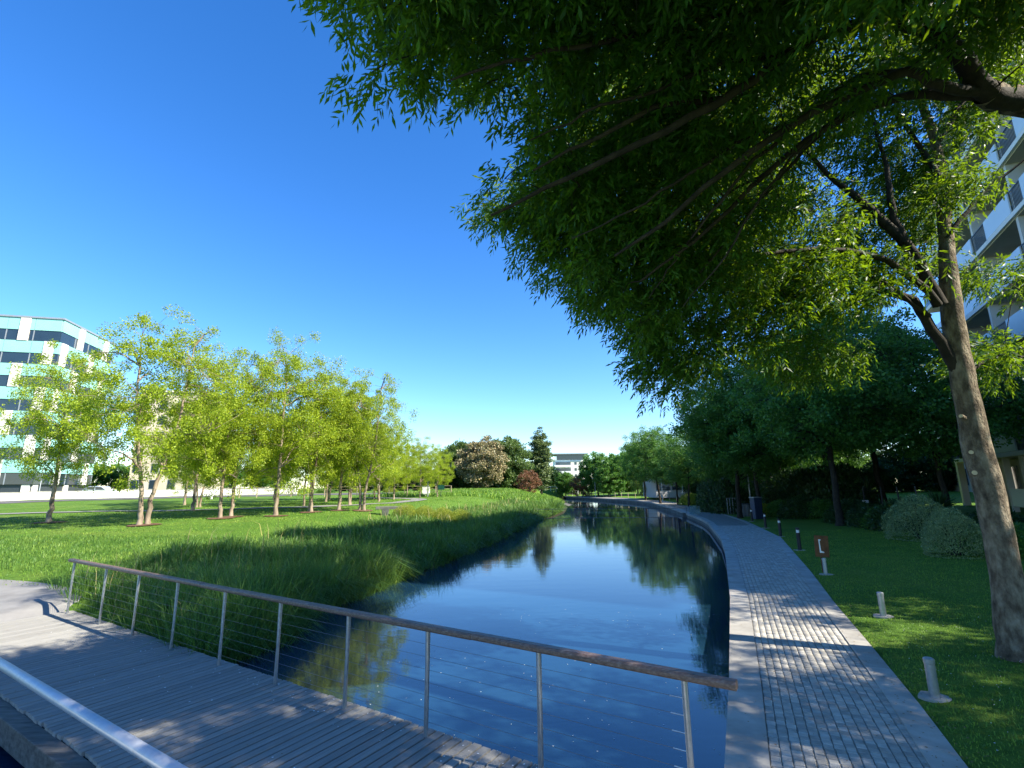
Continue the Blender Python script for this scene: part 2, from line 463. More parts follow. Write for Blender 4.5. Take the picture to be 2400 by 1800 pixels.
WZ, WZ2 = -0.35, -0.50
WEIR = 43.5
mb = MB(); mb.add([(-30, -38, WZ), (30, -38, WZ), (30, WEIR, WZ), (-30, WEIR, WZ)], [(0, 1, 2, 3)])
tag(mb.build('water', M['water']), 'calm blue canal water mirroring the sky and trees', kind='structure')
mb = MB(); mb.add([(-10, WEIR, WZ2), (40, WEIR, WZ2), (40, 122, WZ2), (-10, 122, WZ2)], [(0, 1, 2, 3)])
tag(mb.build('water', M['water']), 'far reach of canal water beyond the low weir', kind='structure')

# ------------------------------------------------------------------ right-hand path with coping, setts and kerb
ys = np.concatenate([np.arange(-8, 40, .5), np.arange(40, 118, 1.5)])
mb = MB()
path = empty('path')
tag(path, 'curved canal path of grey setts between concrete edges', kind='structure')
V = []; Fs = []
for y in ys:
    l, r = Lb(y), Rb(y)
    V += [(l+.06, y, -.004 if y < 30 else .006), (r-.06, y, -.004 if y < 30 else .006)]
for i in range(len(ys)-1):
    Fs.append((2*i, 2*i+1, 2*i+3, 2*i+2))
mb.add(V, Fs); mb.build('bed', M['mortar'], path)
def edge_dir(fn, y):
    d = np.array([fn(y+.4)-fn(y-.4), .8, 0]); return d/np.linalg.norm(d)
def strip(name, fn, y0, y1, w0, w1, z0, z1, mat, parent, step=.5):
    """solid strip following an edge line between offsets w0 and w1 across it"""
    yy = np.linspace(y0, y1, max(2, int((y1-y0)/step)+1))
    A, B = [], []
    for y in yy:
        d = edge_dir(fn, y); n = np.array([d[1], -d[0], 0]); p = np.array([fn(y), y, 0])
        A.append(p+n*w0); B.append(p+n*w1)
    V, Fs = [], []
    for a, b in zip(A, B):
        V += [(a[0], a[1], z1), (b[0], b[1], z1), (b[0], b[1], z0), (a[0], a[1], z0)]
    n = len(A)
    for i in range(n-1):
        for j in range(4):
            Fs.append((4*i+j, 4*i+(j+1) % 4, 4*i+4+(j+1) % 4, 4*i+4+j))
    Fs += [(3, 2, 1, 0), (4*n-4, 4*n-3, 4*n-2, 4*n-1)]
    return MB().add(V, Fs).build(name, mat, parent)
y = -6.0
while y < 116:
    s = 2.6 if y < 40 else 8.0
    strip('coping_slab', Lb, y+.006, y+s-.006, -.02, .34 if y < 40 else .5, -.16, .012 + rng.uniform(-.003, .003), M['concrete'], path, .45)
    strip('kerb_stone', Rb, y+.006, y+s-.006, -.28, .0, -.14, .018 + rng.uniform(-.003, .003), M['concrete'], path, .45)
    y += s
strip('canal_wall', Lb, -8, 117, .03, .2, -1.45, -.14, M['wall_conc'], path, 1.0)

# setts: rows along the path, frame by arc length
yy = np.linspace(-4, 42, 1400)
cx = Lb(yy)
ds = np.concatenate([[0], np.cumsum(np.hypot(np.diff(cx), np.diff(yy)))])
PITCHS = 0.092
cells = []
nrow = int(ds[-1]/PITCHS)
for k in range(nrow):
    pass
sarr = np.arange(nrow)*PITCHS
Yc = np.interp(sarr, ds, yy)
dirs = np.array([edge_dir(Lb, y) for y in Yc])
nor = np.stack([dirs[:, 1], -dirs[:, 0]], 1)
Pc = np.stack([Lb(Yc), Yc], 1)
for kcol in range(34):
    u = 0.345 + PITCHS*(kcol+.5)
    off = (0.5 if kcol % 2 else 0.0)*PITCHS
    p = Pc + nor*u + dirs[:, :2]*off
    ok = (p[:, 0] < Rb(p[:, 1]) - .20/np.maximum(nor[:, 0], .5) - PITCHS*.5*1.05) & (p[:, 1] > -2) & (p[:, 1] < 30)
    ang = np.arctan2(dirs[:, 1], dirs[:, 0])
    cells.append(np.stack([p[ok, 0], p[ok, 1], ang[ok]], 1))
cells = np.concatenate(cells)
# in front of the lens first
depth = cells[:, 1]*fw[1] - H*fw[2]
pxx = 1200 + F*cells[:, 0]/np.maximum(depth, .1)
pyy = 900 + F*(H*fw[1]+cells[:, 1]*fw[2]*0 + 0)/np.maximum(depth, .1)*0
vis = (depth > 1) & (pxx < 2420) & (pxx > 1600)
d_ = fw[2]*(-H)+cells[:, 1]*fw[1]
v_ = (-H)*fw[1] - cells[:, 1]*fw[2]
pyy = 900 - F*v_/np.maximum(d_, .1)
vis &= pyy < 1815
order = np.argsort(np.where(vis, depth, 1e6))
near, rest = cells[order[:300]], cells[order[300:]]
def sett_geo(n, seed):
    r = np.random.default_rng(seed)
    a = (PITCHS-.009)/2
    out = []
    for _ in range(n):
        sx, sy = a*r.uniform(.93, 1.03), a*r.uniform(.93, 1.03)
        j = r.uniform(-.004, .004, (4, 2))
        b = np.array([(-1, -1), (1, -1), (1, 1), (-1, 1)])*np.array([sx, sy]) + j
        zt = r.uniform(-.002, .003) + .006
        tilt = r.uniform(-.025, .025, 2)
        lo = np.concatenate([b, np.full((4, 1), -.03)], 1)
        mi = np.concatenate([b, (b@tilt)[:, None]+zt-.006], 1)
        tp = np.concatenate([b*.88, (b@tilt)[:, None]+zt], 1)
        out.append(np.concatenate([lo, mi, tp]))
    return np.array(out)
SF = [(0, 1, 5, 4), (1, 2, 6, 5), (2, 3, 7, 6), (3, 0, 4, 7), (4, 5, 9, 8), (5, 6, 10, 9), (6, 7, 11, 10), (7, 4, 8, 11), (8, 9, 10, 11)]
proto_sett = []
for g in sett_geo(6, 3):
    me = bpy.data.meshes.new('sett'); me.from_pydata([tuple(p) for p in g], [], SF); me.update(); me.materials.append(M['sett'])
    proto_sett.append(me)
for i, (x, y, a) in enumerate(near):
    o = bpy.data.objects.new('sett', proto_sett[i % 6]); col.objects.link(o); o.parent = path
    o.location = (x, y, 0); o.rotation_euler = (0, 0, a + PI/2*(i % 4))
G = sett_geo(len(rest), 5)
ca, sa = np.cos(rest[:, 2])[:, None], np.sin(rest[:, 2])[:, None]
X = G[:, :, 0]*ca - G[:, :, 1]*sa + rest[:, 0:1]
Y = G[:, :, 0]*sa + G[:, :, 1]*ca + rest[:, 1:2]
VV = np.stack([X, Y, G[:, :, 2]], 2).reshape(-1, 3)
FF = (np.array(SF)[None] + (np.arange(len(rest))*12)[:, None, None]).reshape(-1, 4)
msett = surf('sett_field', [(0.25, (0.27, 0.255, 0.22)), (0.55, (0.365, 0.345, 0.30)), (0.8, (0.46, 0.435, 0.38))], scale=5, rough=0.75, bump=0.5, bscale=45, dist=0.004)
t_ = msett.node_tree
g_ = t_.nodes.new('ShaderNodeNewGeometry'); h_ = t_.nodes.new('ShaderNodeHueSaturation')
mr_ = N(t_, 'ShaderNodeMapRange'); mr_.inputs[3].default_value = .75; mr_.inputs[4].default_value = 1.22
b_ = t_.nodes['Principled BSDF']; src_ = b_.inputs['Base Color'].links[0].from_socket
t_.links.new(g_.outputs['Random Per Island'], mr_.inputs[0]); t_.links.new(mr_.outputs[0], h_.inputs['Value'])
t_.links.new(src_, h_.inputs['Color']); t_.links.new(h_.outputs[0], b_.inputs['Base Color'])
tag(obj('setts', mesh_np('setts', VV, FF), msett, path), kind='stuff')

# ------------------------------------------------------------------ footbridge
O = np.array([1.6, 3.95]); BD = np.array([-.848, .53]); BN = np.array([.53, .848])
def bp_(t, c, z=0.0):
    p = O + BD*t + BN*(c-4.198)
    return np.array([p[0], p[1], z])
BD3 = np.array([*BD, 0]); BN3 = np.array([*BN, 0])
bridge = empty('footbridge', (0, 0, 0))
tag(bridge, 'low timber footbridge of grey grooved planks crossing the canal', 'bridge')
PW = 0.112
plank_me = []
for k in range(5):
    r = np.random.default_rng(40+k)
    mb = MB()
    ln, wd, th = 2.02, PW-.023, .04
    mb.box((0, 0, -th/2), (ln + r.uniform(-.015, .015), wd, th))
    # shallow anti-slip ribs
    for q in range(4):
        mb.box((0, (q-1.5)*wd/4, .0012), (ln-.004, wd/4*.62, .0036))
    me = mb.mesh('plank'); me.materials.append(M['plank']); plank_me.append(me)
t = -.12; i = 0
ang = math.atan2(BN[1], BN[0])
while t < 12.6:
    o = bpy.data.objects.new('plank', plank_me[i % 5]); col.objects.link(o); o.parent = bridge
    p = bp_(t, 3.235 + rng.uniform(-.008, .008), .0 + rng.uniform(-.002, .002))
    o.location = p; o.rotation_euler = (0, rng.uniform(-.001, .001), ang + PI*(i % 2) + rng.uniform(-.002, .002))
    t += PW; i += 1
for c, nm in ((2.14, 'edge_beam'), (4.16, 'edge_beam')):
    top = -.045 if c > 3 else -.03
    a, b = bp_(-.2, c), bp_(12.7, c)
    MB().box(((a+b)/2)+np.array([0, 0, top-.12-(.02 if c > 3 else 0)]), (12.9, .17 if c < 3 else .08, .24), BD3, -BN3).build(nm, M['beam'], bridge, bevel=.01)
for c in (2.7, 3.6):
    a, b = bp_(-.2, c), bp_(12.7, c)
    MB().box(((a+b)/2)+np.array([0, 0, -.17]), (12.9, .12, .24), BD3, -BN3).build('joist', M['beam'], bridge)

rail = empty('cable_railing', bp_(6, 4.08))
rail.location = (0, 0, 0)
tag(rail, 'bridge railing with brown timber handrail on slim steel posts and wires', 'railing')
PT = [.32, 1.57, 2.86, 4.06, 5.36, 6.68, 8.06, 9.42, 10.78, 12.35]
RC = 4.08
hr = [(-.038, -.028), (.038, -.028), (.047, -.013), (.047, .013), (.034, .031), (-.034, .031), (-.047, .013), (-.047, -.013)]
for (t0, t1, dz) in ((-.05, 2.28, 0.0), (2.284, 7.3, -.004), (7.304, 12.55, .001)):
    c = (bp_(t0, RC, 1.0+dz)+bp_(t1, RC, 1.0+dz))/2
    MB().extrude(hr, c, BN3, BD3, (0, 0, 1), (t1-t0)/2).build('handrail', M['handrail'], rail, bevel=.004)
for t in PT:
    mb = MB()
    a, b = bp_(t, RC+.03, -.2), bp_(t, RC, .972)
    mb.box((a+b)/2, (.045, .016, np.linalg.norm(b-a)), BD3, BN3)
    mb.tube([bp_(t, RC+.03, -.2), bp_(t, RC, .972)], .018, 10)
    o = mb.build('post', M['steel'], rail)
    MB().box(bp_(t, RC, .972), (.09, .05, .006), BD3, BN3).build('post_cap', M['steel'], o)
for k in range(7):
    z = .13 + k*.118
    P = [bp_(tt, RC+.03*(1-z), z) for tt in (PT[0], *PT[1:])]
    MB().tube([bp_(PT[0]-.01, RC+.02, z), *P[1:]], .0019, 5).build('wire', M['cable'], rail)
    MB().tube([bp_(PT[0]+.02, RC+.02, z), bp_(PT[0]+.12, RC+.02, z)], .006, 8).build('wire_tensioner', M['steel'], rail)

tubr = empty('tube_railing', (0, 0, 0))
tag(tubr, 'thick pale galvanised tube rail low along the bridge side opposite the timber handrail', 'railing')
MB().tube([bp_(-.6, 1.99, .5), bp_(12.6, 2.02, .5)], .046, 20).build('rail_tube', M['galv'], tubr, smooth=True)
for t in (1.3, 9.3, 12.3):
    MB().tube([bp_(t, 2.1, -.1), bp_(t, 2.0, .48)], .02, 10).build('post', M['steel'], tubr)

# landing at the far end of the bridge
mb = MB()
cl = [bp_(12.4, 3.2), bp_(13.6, 3.25), np.array([-11.8, 10.9, 0]), np.array([-14.5, 11.4, 0]), np.array([-20, 11.8, 0]), np.array([-30, 12, 0])]
cl = spline(cl, 40)
V, Fs = [], []
T = np.gradient(cl, axis=0); T /= np.linalg.norm(T, axis=1)[:, None]
for i, p in enumerate(cl):
    n = np.array([T[i][1], -T[i][0], 0])
    hw = 1.05 + .35*smooth01(0, 8, i)
    for s in np.linspace(-1, 1, 7):
        q = p + n*hw*s
        V.append((q[0], q[1], max(gzs(q[0], q[1]) + .02, -.005 if i < 6 else -9)))
for i in range(len(cl)-1):
    for j in range(6): Fs.append((i*7+j, i*7+j+1, i*7+8+j, i*7+7+j))
tag(mb.add(V, Fs).build('landing_path', M['gravel_path'], smooth=True), 'pale gravel path arriving at the far end of footbridge', kind='structure')

# thin paths across the lawn and the road with its kerb
def ribbon(name, pts, wid, mat, label, n=60, dz=.03, cross=3):
    cl = spline([(p[0], p[1], 0) for p in pts], n)
    T = np.gradient(cl, axis=0); T /= np.linalg.norm(T, axis=1)[:, None]
    V, Fs = [], []
    for i, p in enumerate(cl):
        nn = np.array([T[i][1], -T[i][0], 0])
        for s in np.linspace(-.5, .5, cross):
            q = p + nn*wid*s
            V.append((q[0], q[1], gzs(q[0], q[1]) + dz))
    for i in range(len(cl)-1):
        for j in range(cross-1): Fs.append((i*cross+j, i*cross+j+1, i*cross+cross+j+1, i*cross+cross+j))
    return tag(MB().add(V, Fs).build(name, mat, smooth=True), label, kind='structure')
ribbon('lawn_path', [(-45, 27), (-30, 31), (-20, 33.5), (-13, 37), (-9, 44), (-10, 50), (-16, 54)], 1.5, M['gravel_path'], 'narrow pale path winding across the left lawn', 120, .035, 5)
road_pts = [(-75, 26), (-58, 41), (-50, 54), (-40, 65), (-28, 70), (-10, 74), (10, 78)]
ribbon('road', road_pts, 8.0, M['asphalt'], 'grey road running beyond the birch grove', 80, .03, 9)

# ------------------------------------------------------------------ foliage and tree builders
def leaf_quads(P, A, Ln, Wd, seed=0, fold=.15):
    """P base points, A axis directions, returns verts, faces of folded diamond leaves"""
    r = np.random.default_rng(seed)
    n = len(P)
    A = A/np.linalg.norm(A, axis=1)[:, None]
    B = np.cross(A, r.normal(size=(n, 3))); B /= np.linalg.norm(B, axis=1)[:, None]
    Cc = np.cross(A, B)
    Ln = np.broadcast_to(Ln, n)[:, None]; Wd = np.broadcast_to(Wd, n)[:, None]
    mid = P + A*Ln*.45
    v = np.stack([P, mid+B*Wd*.5+Cc*Wd*fold, P+A*Ln, mid-B*Wd*.5+Cc*Wd*fold], 1).reshape(-1, 3)
    f = (np.arange(n)*4)[:, None] + np.arange(4)[None]
    return v, f

def compound_leaves(P, A, n_pairs, ll, lw, seed=0):
    """pinnate leaves: rachis start P, direction A; leaflets in pairs plus one at the tip"""
    r = np.random.default_rng(seed)
    n = len(P)
    A = A/np.linalg.norm(A, axis=1)[:, None]
    S = np.cross(A, np.array([0, 0, 1.0])+r.normal(size=(n, 3))*.35); S /= np.linalg.norm(S, axis=1)[:, None]
    rl = ll*r.uniform(1.5, 2.2, n)[:, None]
    Ps, As = [], []
    for k in range(n_pairs):
        f = .25 + .7*k/(n_pairs-.5)
        base = P + A*rl*f + np.array([0, 0, -.25])*rl*f*f
        for s in (-1, 1):
            Ps.append(base); As.append(A*.75 + S*s*.75 + np.array([0, 0, -.35]) + r.normal(size=(n, 3))*.16)
    Ps.append(P+A*rl+np.array([0, 0, -.25])*rl); As.append(A+np.array([0, 0, -.5])+r.normal(size=(n, 3))*.1)
    Ps = np.concatenate(Ps); As = np.concatenate(As)
    L = ll*r.uniform(.75, 1.2, len(Ps))
    return leaf_quads(Ps, As, L, L*lw, seed+1)

def join(parts):
    V, Fc, o = [], [], 0
    for v, f in parts:
        V.append(v); Fc.append(f+o); o += len(v)
    return np.concatenate(V), np.concatenate(Fc)

def np_tubes(segs, n=5):
    """many thin tubes: list of (points, radii)"""
    V, Fc, o = [], [], 0
    for P, R in segs:
        P = np.asarray(P, float); R = np.asarray(R, float); m = len(P)
        T = np.gradient(P, axis=0); T /= np.linalg.norm(T, axis=1)[:, None]+1e-9
        ref = np.array([0.3, 0.2, 1.0]) if abs(T[0, 2]) < .85 else np.array([1.0, .1, 0])
        a = np.cross(T, ref); a /= np.linalg.norm(a, axis=1)[:, None]+1e-9
        b = np.cross(T, a)
        th = np.arange(n)*2*PI/n
        ring = a[:, None]*np.cos(th)[None, :, None] + b[:, None]*np.sin(th)[None, :, None]
        V.append((P[:, None]+ring*R[:, None, None]).reshape(-1, 3))
        i = np.arange(m-1)[:, None]*n; j = np.arange(n)[None]; j2 = (j+1) % n
        Fc.append(np.stack([i+j, i+j2, i+n+j2, i+n+j], 2).reshape(-1, 4)+o)
        o += m*n
    return np.concatenate(V), np.concatenate(Fc)

def limb(P, r0, r1, n=14, wig=.03, seed=0):
    r = np.random.default_rng(seed)
    Q = spline(P, n)
    L = np.linalg.norm(np.diff(Q, axis=0), axis=1).sum()
    Q[1:-1] += r.normal(size=(n-2, 3))*wig*L/n*2
    R = np.linspace(1, 0, n)**.8*(r0-r1)+r1
    return Q, R

def gen_tree(name, seed, h, trunk_h, rx, rz, tr, n_clump, per, leaf, mat_leaf, mat_bark, sig=.45, droop=0.0, stems=1, flat=1.0, lean=0.0, shell=.55, lw=.55, bot=0.0):
    r = np.random.default_rng(seed)
    cz = h - rz
    # clump centres
    u = r.normal(size=(n_clump, 3)); u /= np.linalg.norm(u, axis=1)[:, None]
    rad = r.uniform(0, 1, n_clump)**(1/3)
    rad = shell + (1-shell)*rad
    rad *= r.uniform(.78, 1.08, n_clump)
    inner = r.uniform(size=n_clump) < .22
    rad[inner] *= r.uniform(.3, .8, inner.sum())
    lob = 1 + .16*wobble(u[:, 0]*2, u[:, 1]*2+u[:, 2]*2, 1.6, seed)
    Cn = u*np.array([rx, rx, rz])*(rad*lob)[:, None]
    Cn[:, 2] = np.where(Cn[:, 2] < 0, Cn[:, 2]*(1-bot), Cn[:, 2])
    Cn[:, 2] += cz
    Cn[:, 0] += lean*Cn[:, 2]
    segs, samples = [], []
    for s in range(stems):
        a = 2*PI*s/max(stems, 1) + seed
        sp = .16 if stems > 1 else 0.0
        b0 = np.array([math.cos(a)*sp, math.sin(a)*sp, -.08])
        spread = rx*.3 if stems > 1 else rx*.06
        b3 = np.array([math.cos(a)*spread + lean*h*.8, math.sin(a)*spread, h*.86])
        P = [b0, b0*1.2+np.array([lean*trunk_h*.6, 0, trunk_h*.6]), (b0*1.6+b3*.5)*np.array([1, 1, 0])+np.array([0, 0, trunk_h+(h-trunk_h)*.3]), b3]
        Q, R = limb(P, tr/(1 if stems == 1 else 1.25), tr*.12, 18, .02, seed+s)
        R[0] *= 1.35; R[1] *= 1.08
        segs.append((Q, R)); samples.append(Q[5:])
    base = np.concatenate(samples)
    base = base[base[:, 2] > trunk_h*.85]
    # limbs
    k = min(n_clump, 16)
    far = r.choice(n_clump, k, replace=False)
    lim = []
    for q in far:
        e = Cn[q]
        c = base[base[:, 2] < max(e[2]-.1*rx, trunk_h*1.05)]
        c = c if len(c) else base[:1]
        s0 = c[np.argmin(np.linalg.norm(c-e, axis=1)+.3*np.abs(r.normal(size=len(c))))]
        md = (s0+e)/2 + np.array([0, 0, .12*np.linalg.norm(e-s0)])
        Q, R = limb([s0, md, e], tr*.34, tr*.06, 9, .06, seed+q)
        segs.append((Q, R)); lim.append(Q)
    pts = np.concatenate([base]+lim)
    for q in range(n_clump):
        e = Cn[q]
        s0 = pts[np.argmin(np.linalg.norm(pts-e, axis=1))]
        if np.linalg.norm(s0-e) > .15:
            segs.append((np.array([s0, (s0+e)/2+r.normal(size=3)*.06, e]), np.array([tr*.07, tr*.05, tr*.02])))
    tv, tf = np_tubes(segs, 7)
    trunk = mesh_np(name+'_trunk', tv, tf); trunk.materials.append(mat_bark)
    trunk.polygons.foreach_set('use_smooth', np.ones(len(trunk.polygons), bool))
    # leaves
    n = n_clump*per
    ci = np.repeat(np.arange(n_clump), per)
    cs = r.uniform(.6, 1.35, n_clump)*sig
    g = r.normal(size=(n, 3)); g /= np.linalg.norm(g, axis=1)[:, None]; g *= r.uniform(0, 1, n)[:, None]**.45
    P = Cn[ci] + g*cs[ci][:, None]*np.array([1, 1, .75*flat])
    if droop:
        P[:, 2] -= droop*r.uniform(0, 1, n)**2*np.linalg.norm(Cn[ci][:, :2], axis=1)/rx
    out = P - np.array([lean*cz, 0, cz])
    out /= np.linalg.norm(out, axis=1)[:, None]+1e-6
    A = out*.5 + r.normal(size=(n, 3))*.7 + np.array([0, 0, -.35-droop*.4])
    Ln = leaf*r.uniform(.7, 1.3, n)
    lv, lf = leaf_quads(P, A, Ln, Ln*lw, seed)
    crown = mesh_np(name+'_crown', lv, lf); crown.materials.append(mat_leaf)
    return trunk, crown

def place_tree(name, proto, x, y, label, group=None, rz=0.0, s=1.0, sz=None, cat='tree', z=None, parts=('trunk', 'crown')):
    z = gzs(x, y) if z is None else z
    e = empty(name, (x, y, z), rz)
    e.scale = (s, s, sz or s)
    obj(parts[0], proto[0], None, e)
    c = obj(parts[1], proto[1], None, e)
    c['kind'] = 'stuff'
    return tag(e, label, cat, group)

# ------------------------------------------------------------------ the two big ash trees by the path
def in_poly(x, y, poly):
    x = np.asarray(x); y = np.asarray(y); c = np.zeros(x.shape, bool)
    n = len(poly)
    for i in range(n):
        x1, y1 = poly[i]; x2, y2 = poly[(i+1) % n]
        if y1 == y2: continue
        k = ((y1 > y) != (y2 > y)) & (x < (x2-x1)*(y-y1)/(y2-y1)+x1)
        c ^= k
    return c

def ash_crown(Cn, limbs, seed, per=38, ll=.085, rad=.32, lw=.2, outdir=(-.5, .1, -.35)):
    r = np.random.default_rng(seed)
    pts = np.concatenate(limbs)
    segs = []
    d0 = np.array([np.linalg.norm(pts-e, axis=1).min() for e in Cn])
    net = np.empty((len(pts)+len(Cn), 3)); net[:len(pts)] = pts; m = len(pts)
    for q in np.argsort(d0):       # grow outwards: each clump hangs from its nearest neighbour already on the tree
        e = Cn[q]
        d = np.linalg.norm(net[:m]-e, axis=1)
        j = int(np.argmin(d)); s0 = net[j]; dm = d[j]
        net[m] = e; m += 1
        if dm > .06:
            md = (s0*.45+e*.55) + np.array([0, 0, .10*dm]) + r.normal(size=3)*.06*dm
            r0 = (.011 if j < len(pts) else .007) + .003*min(dm, 1.5)
            segs.append((spline([s0, md, e], 5), np.linspace(r0, .004, 5)))
            e2 = e + (e-s0)/max(dm, .3)*.22 + np.array([0, 0, -.12]) + r.normal(size=3)*.08
            segs.append((np.array([e, e2]), np.array([.0035, .0015])))
    n = len(Cn)*per
    ci = np.repeat(np.arange(len(Cn)), per)
    g = r.normal(size=(n, 3)); g /= np.linalg.norm(g, axis=1)[:, None]; g *= r.uniform(0, 1, n)[:, None]**.5
    P = Cn[ci] + g*rad*r.uniform(.7, 1.25, len(Cn))[ci][:, None]*np.array([1.1, 1.1, .8])
    A = g*.55 + np.array(outdir) + r.normal(size=(n, 3))*.45
    v, f = compound_leaves(P, A, 3, ll, lw, seed)
    return segs, v, f

def build_ash(name, label, trunk_segs, limb_segs, Cn, seed, base, **kw):
    e = empty(name, base)
    tag(e, label, 'tree')
    b = np.array(base)
    allp = [q for q, _ in limb_segs]
    segs, v, f = ash_crown(Cn, allp, seed, **kw)
    tv, tf = np_tubes(trunk_segs, 16)
    me = mesh_np('trunk', tv-b, tf); me.polygons.foreach_set('use_smooth', np.ones(len(me.polygons), bool))
    tr_o = obj('trunk', me, M['bark'], e)
    lv, lf = np_tubes(limb_segs, 9)
    me = mesh_np('limbs', lv-b, lf); me.polygons.foreach_set('use_smooth', np.ones(len(me.polygons), bool))
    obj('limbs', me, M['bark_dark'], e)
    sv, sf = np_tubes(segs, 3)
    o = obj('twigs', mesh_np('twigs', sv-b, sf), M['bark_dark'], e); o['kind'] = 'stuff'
    o = obj('crown', mesh_np('crown', v-b, f), M['ash_leaf'], e); o['kind'] = 'stuff'
    return e, tr_o

def px_limb(pts, r0, r1, n=16, wig=.02, seed=0):
    return limb([at(*p) for p in pts], r0, r1, n, wig, seed)

# --- tree whose trunk stands right of the path
base_b = np.array([6.70, 7.12, gzs(6.70, 7.12)])
tb = [(6.70, 7.12, -.15), (6.72, 7.12, .25), (6.79, 7.12, 1), (6.81, 7.12, 2), (6.77, 7.12, 3), (6.77, 7.12, 4), (6.81, 7.12, 5), (6.92, 7.12, 6), (7.08, 7.14, 7), (7.15, 7.16, 8), (7.05, 7.2, 9), (6.95, 7.2, 10), (6.9, 7.2, 11.5)]
Q = spline(tb, 46)
zz = Q[:, 2]
Rr = np.interp(zz, [-.2, 0, .3, 1, 2, 2.45, 2.75, 3.2, 4, 5.2, 6, 7, 9, 11.5], [.30, .25, .212, .2, .195, .2, .205, .185, .17, .155, .115, .10, .06, .02])
Rr *= .88
Q[1:-1] += np.random.default_rng(5).normal(size=(44, 3))*.008
TB = [(Q, Rr)]
LB = [
    px_limb([(2205, 715, 7.45), (2165, 640, 7.5), (2131, 581, 7.6), (2052, 501, 7.8), (1994, 454, 8.0), (1930, 400, 8.2), (1850, 300, 8.4)], .10, .02, 18, .02, 1),
    px_limb([(2120, 570, 7.6), (2090, 470, 7.8), (2075, 380, 8.0), (2040, 250, 8.3)], .06, .015, 12, .03, 2),
    px_limb([(2200, 715, 7.4), (2100, 622, 7.3), (2000, 590, 7.2), (1900, 587, 7.1), (1760, 604, 7.0), (1650, 650, 6.9), (1560, 720, 6.9)], .055, .008, 20, .02, 3),
    px_limb([(2245, 870, 7.3), (2182, 768, 7.5), (2131, 702, 7.7), (2030, 682, 7.9), (1930, 735, 8.0), (1800, 790, 8.1), (1650, 850, 8.2)], .085, .01, 20, .02, 4),
    px_limb([(2217, 560, 7.7), (2262, 500, 7.7), (2330, 430, 7.7), (2420, 360, 7.6)], .04, .01, 12, .02, 5),
    px_limb([(2180, 740, 7.5), (2060, 655, 7.4), (1960, 660, 7.3), (1860, 700, 7.3), (1760, 770, 7.4)], .03, .006, 14, .03, 6),
    px_limb([(2205, 420, 7.8), (2150, 330, 8.2), (2060, 230, 8.6), (1960, 120, 9)], .05, .01, 12, .03, 7),
    px_limb([(2200, 330, 8.1), (2280, 200, 8.2), (2360, 60, 8.3)], .05, .01, 12, .03, 8),
    px_limb([(2255, 900, 7.3), (2300, 850, 7.6), (2370, 830, 7.9), (2450, 850, 8.2)], .03, .006, 10, .03, 9),
]
rb_ = np.random.default_rng(21)
CB = []
for (x, y, rx, ry, d, n) in [(2010, 640, 170, 70, 7.6, 34), (1830, 690, 170, 75, 7.4, 46), (1670, 790, 150, 80, 7.6, 46), (1560, 870, 70, 60, 7.8, 14),
                             (2270, 440, 70, 50, 7.8, 12), (2330, 120, 130, 150, 8.3, 50), (2090, 330, 170, 110, 8.5, 44), (1830, 520, 190, 100, 7.9, 44),
                             (2330, 840, 90, 45, 8.2, 16), (2395, 640, 30, 40, 8.0, 3), (1960, 130, 230, 140, 8.8, 56), (2130, 470, 120, 70, 8.6, 18), (2250, 250, 90, 70, 8.6, 14), (1930, 400, 230, 160, 8.9, 34), (2080, 560, 130, 70, 8.6, 26), (2240, 60, 200, 150, 8.8, 60), (1750, 640, 200, 90, 8.2, 50), (2290, 640, 40, 30, 8.2, 5), (1900, 830, 140, 60, 8.3, 26), (2120, -150, 350, 150, 9.3, 50), (1650, 230, 290, 210, 8.2, 120), (1440, 340, 130, 180, 7.8, 50), (1700, -60, 380, 150, 8.6, 80), (1500, 600, 130, 110, 7.4, 40), (1300, 480, 110, 70, 6.8, 22)]:
    a = rb_.uniform(0, 2*PI, n); q = rb_.uniform(0, 1, n)**.5
    for i in range(n):
        CB.append(at(x+rx*q[i]*math.cos(a[i]), y+ry*q[i]*math.sin(a[i]), d+rb_.uniform(-.7, .7)))
for i in range(230):   # far side of the crown over the path, added to shade the left bank
    u_ = rb_.normal(size=3); u_ /= np.linalg.norm(u_)
    CB.append(np.array([4.9, 10.0, 9.9]) + u_*np.array([2.7, 2.6, 2.0])*rb_.uniform(.3, 1))
for i in range(140):   # its top, added high over the path to shade more of the bank
    u_ = rb_.normal(size=3); u_ /= np.linalg.norm(u_)
    CB.append(np.array([3.9, 9.2, 12.0]) + u_*np.array([2.3, 2.2, 1.3])*rb_.uniform(.3, 1))
CB = np.array(CB)
ashB, trunkB = build_ash('ash_tree', 'tall ash with mottled trunk and pale cut stubs on lawn beside the sett path', TB, LB, CB, 31, base_b, per=30, ll=.10, lw=.25)
# sawn stubs and the burl on the trunk
for (px, py, d, dirx, r) in ((2276, 1060, 6.98, (-.55, -.8, .25), .03), (2284, 1108, 6.93, (-.5, -.85, .2), .034), (2252, 975, 7.06, (-.9, -.4, .35), .03)):
    p = at(px, py, d) - base_b
    a = np.array(dirx); a /= np.linalg.norm(a)
    st = MB().tube([p-a*.10, p], [r*1.3, r], 12).build('branch_stub', M['bark'], trunkB, smooth=False)
    MB().tube([p, p+a*.003], r*.95, 12).build('cut_face', M['cut_wood'], ashB)
mb = MB()
bc = at(2310, 1035, 7.08) - base_b
for i in range(5):
    q = bc + np.array([rb_.uniform(-.05, .05), rb_.uniform(-.03, .03), rb_.uniform(-.13, .13)])
    mb.tube([q+np.array([-.06, .05, -.04]), q, q+np.array([.03, -.02, .05])], [.07, .06, .02], 9)
mb.build('burl', M['bark'], trunkB, smooth=True)

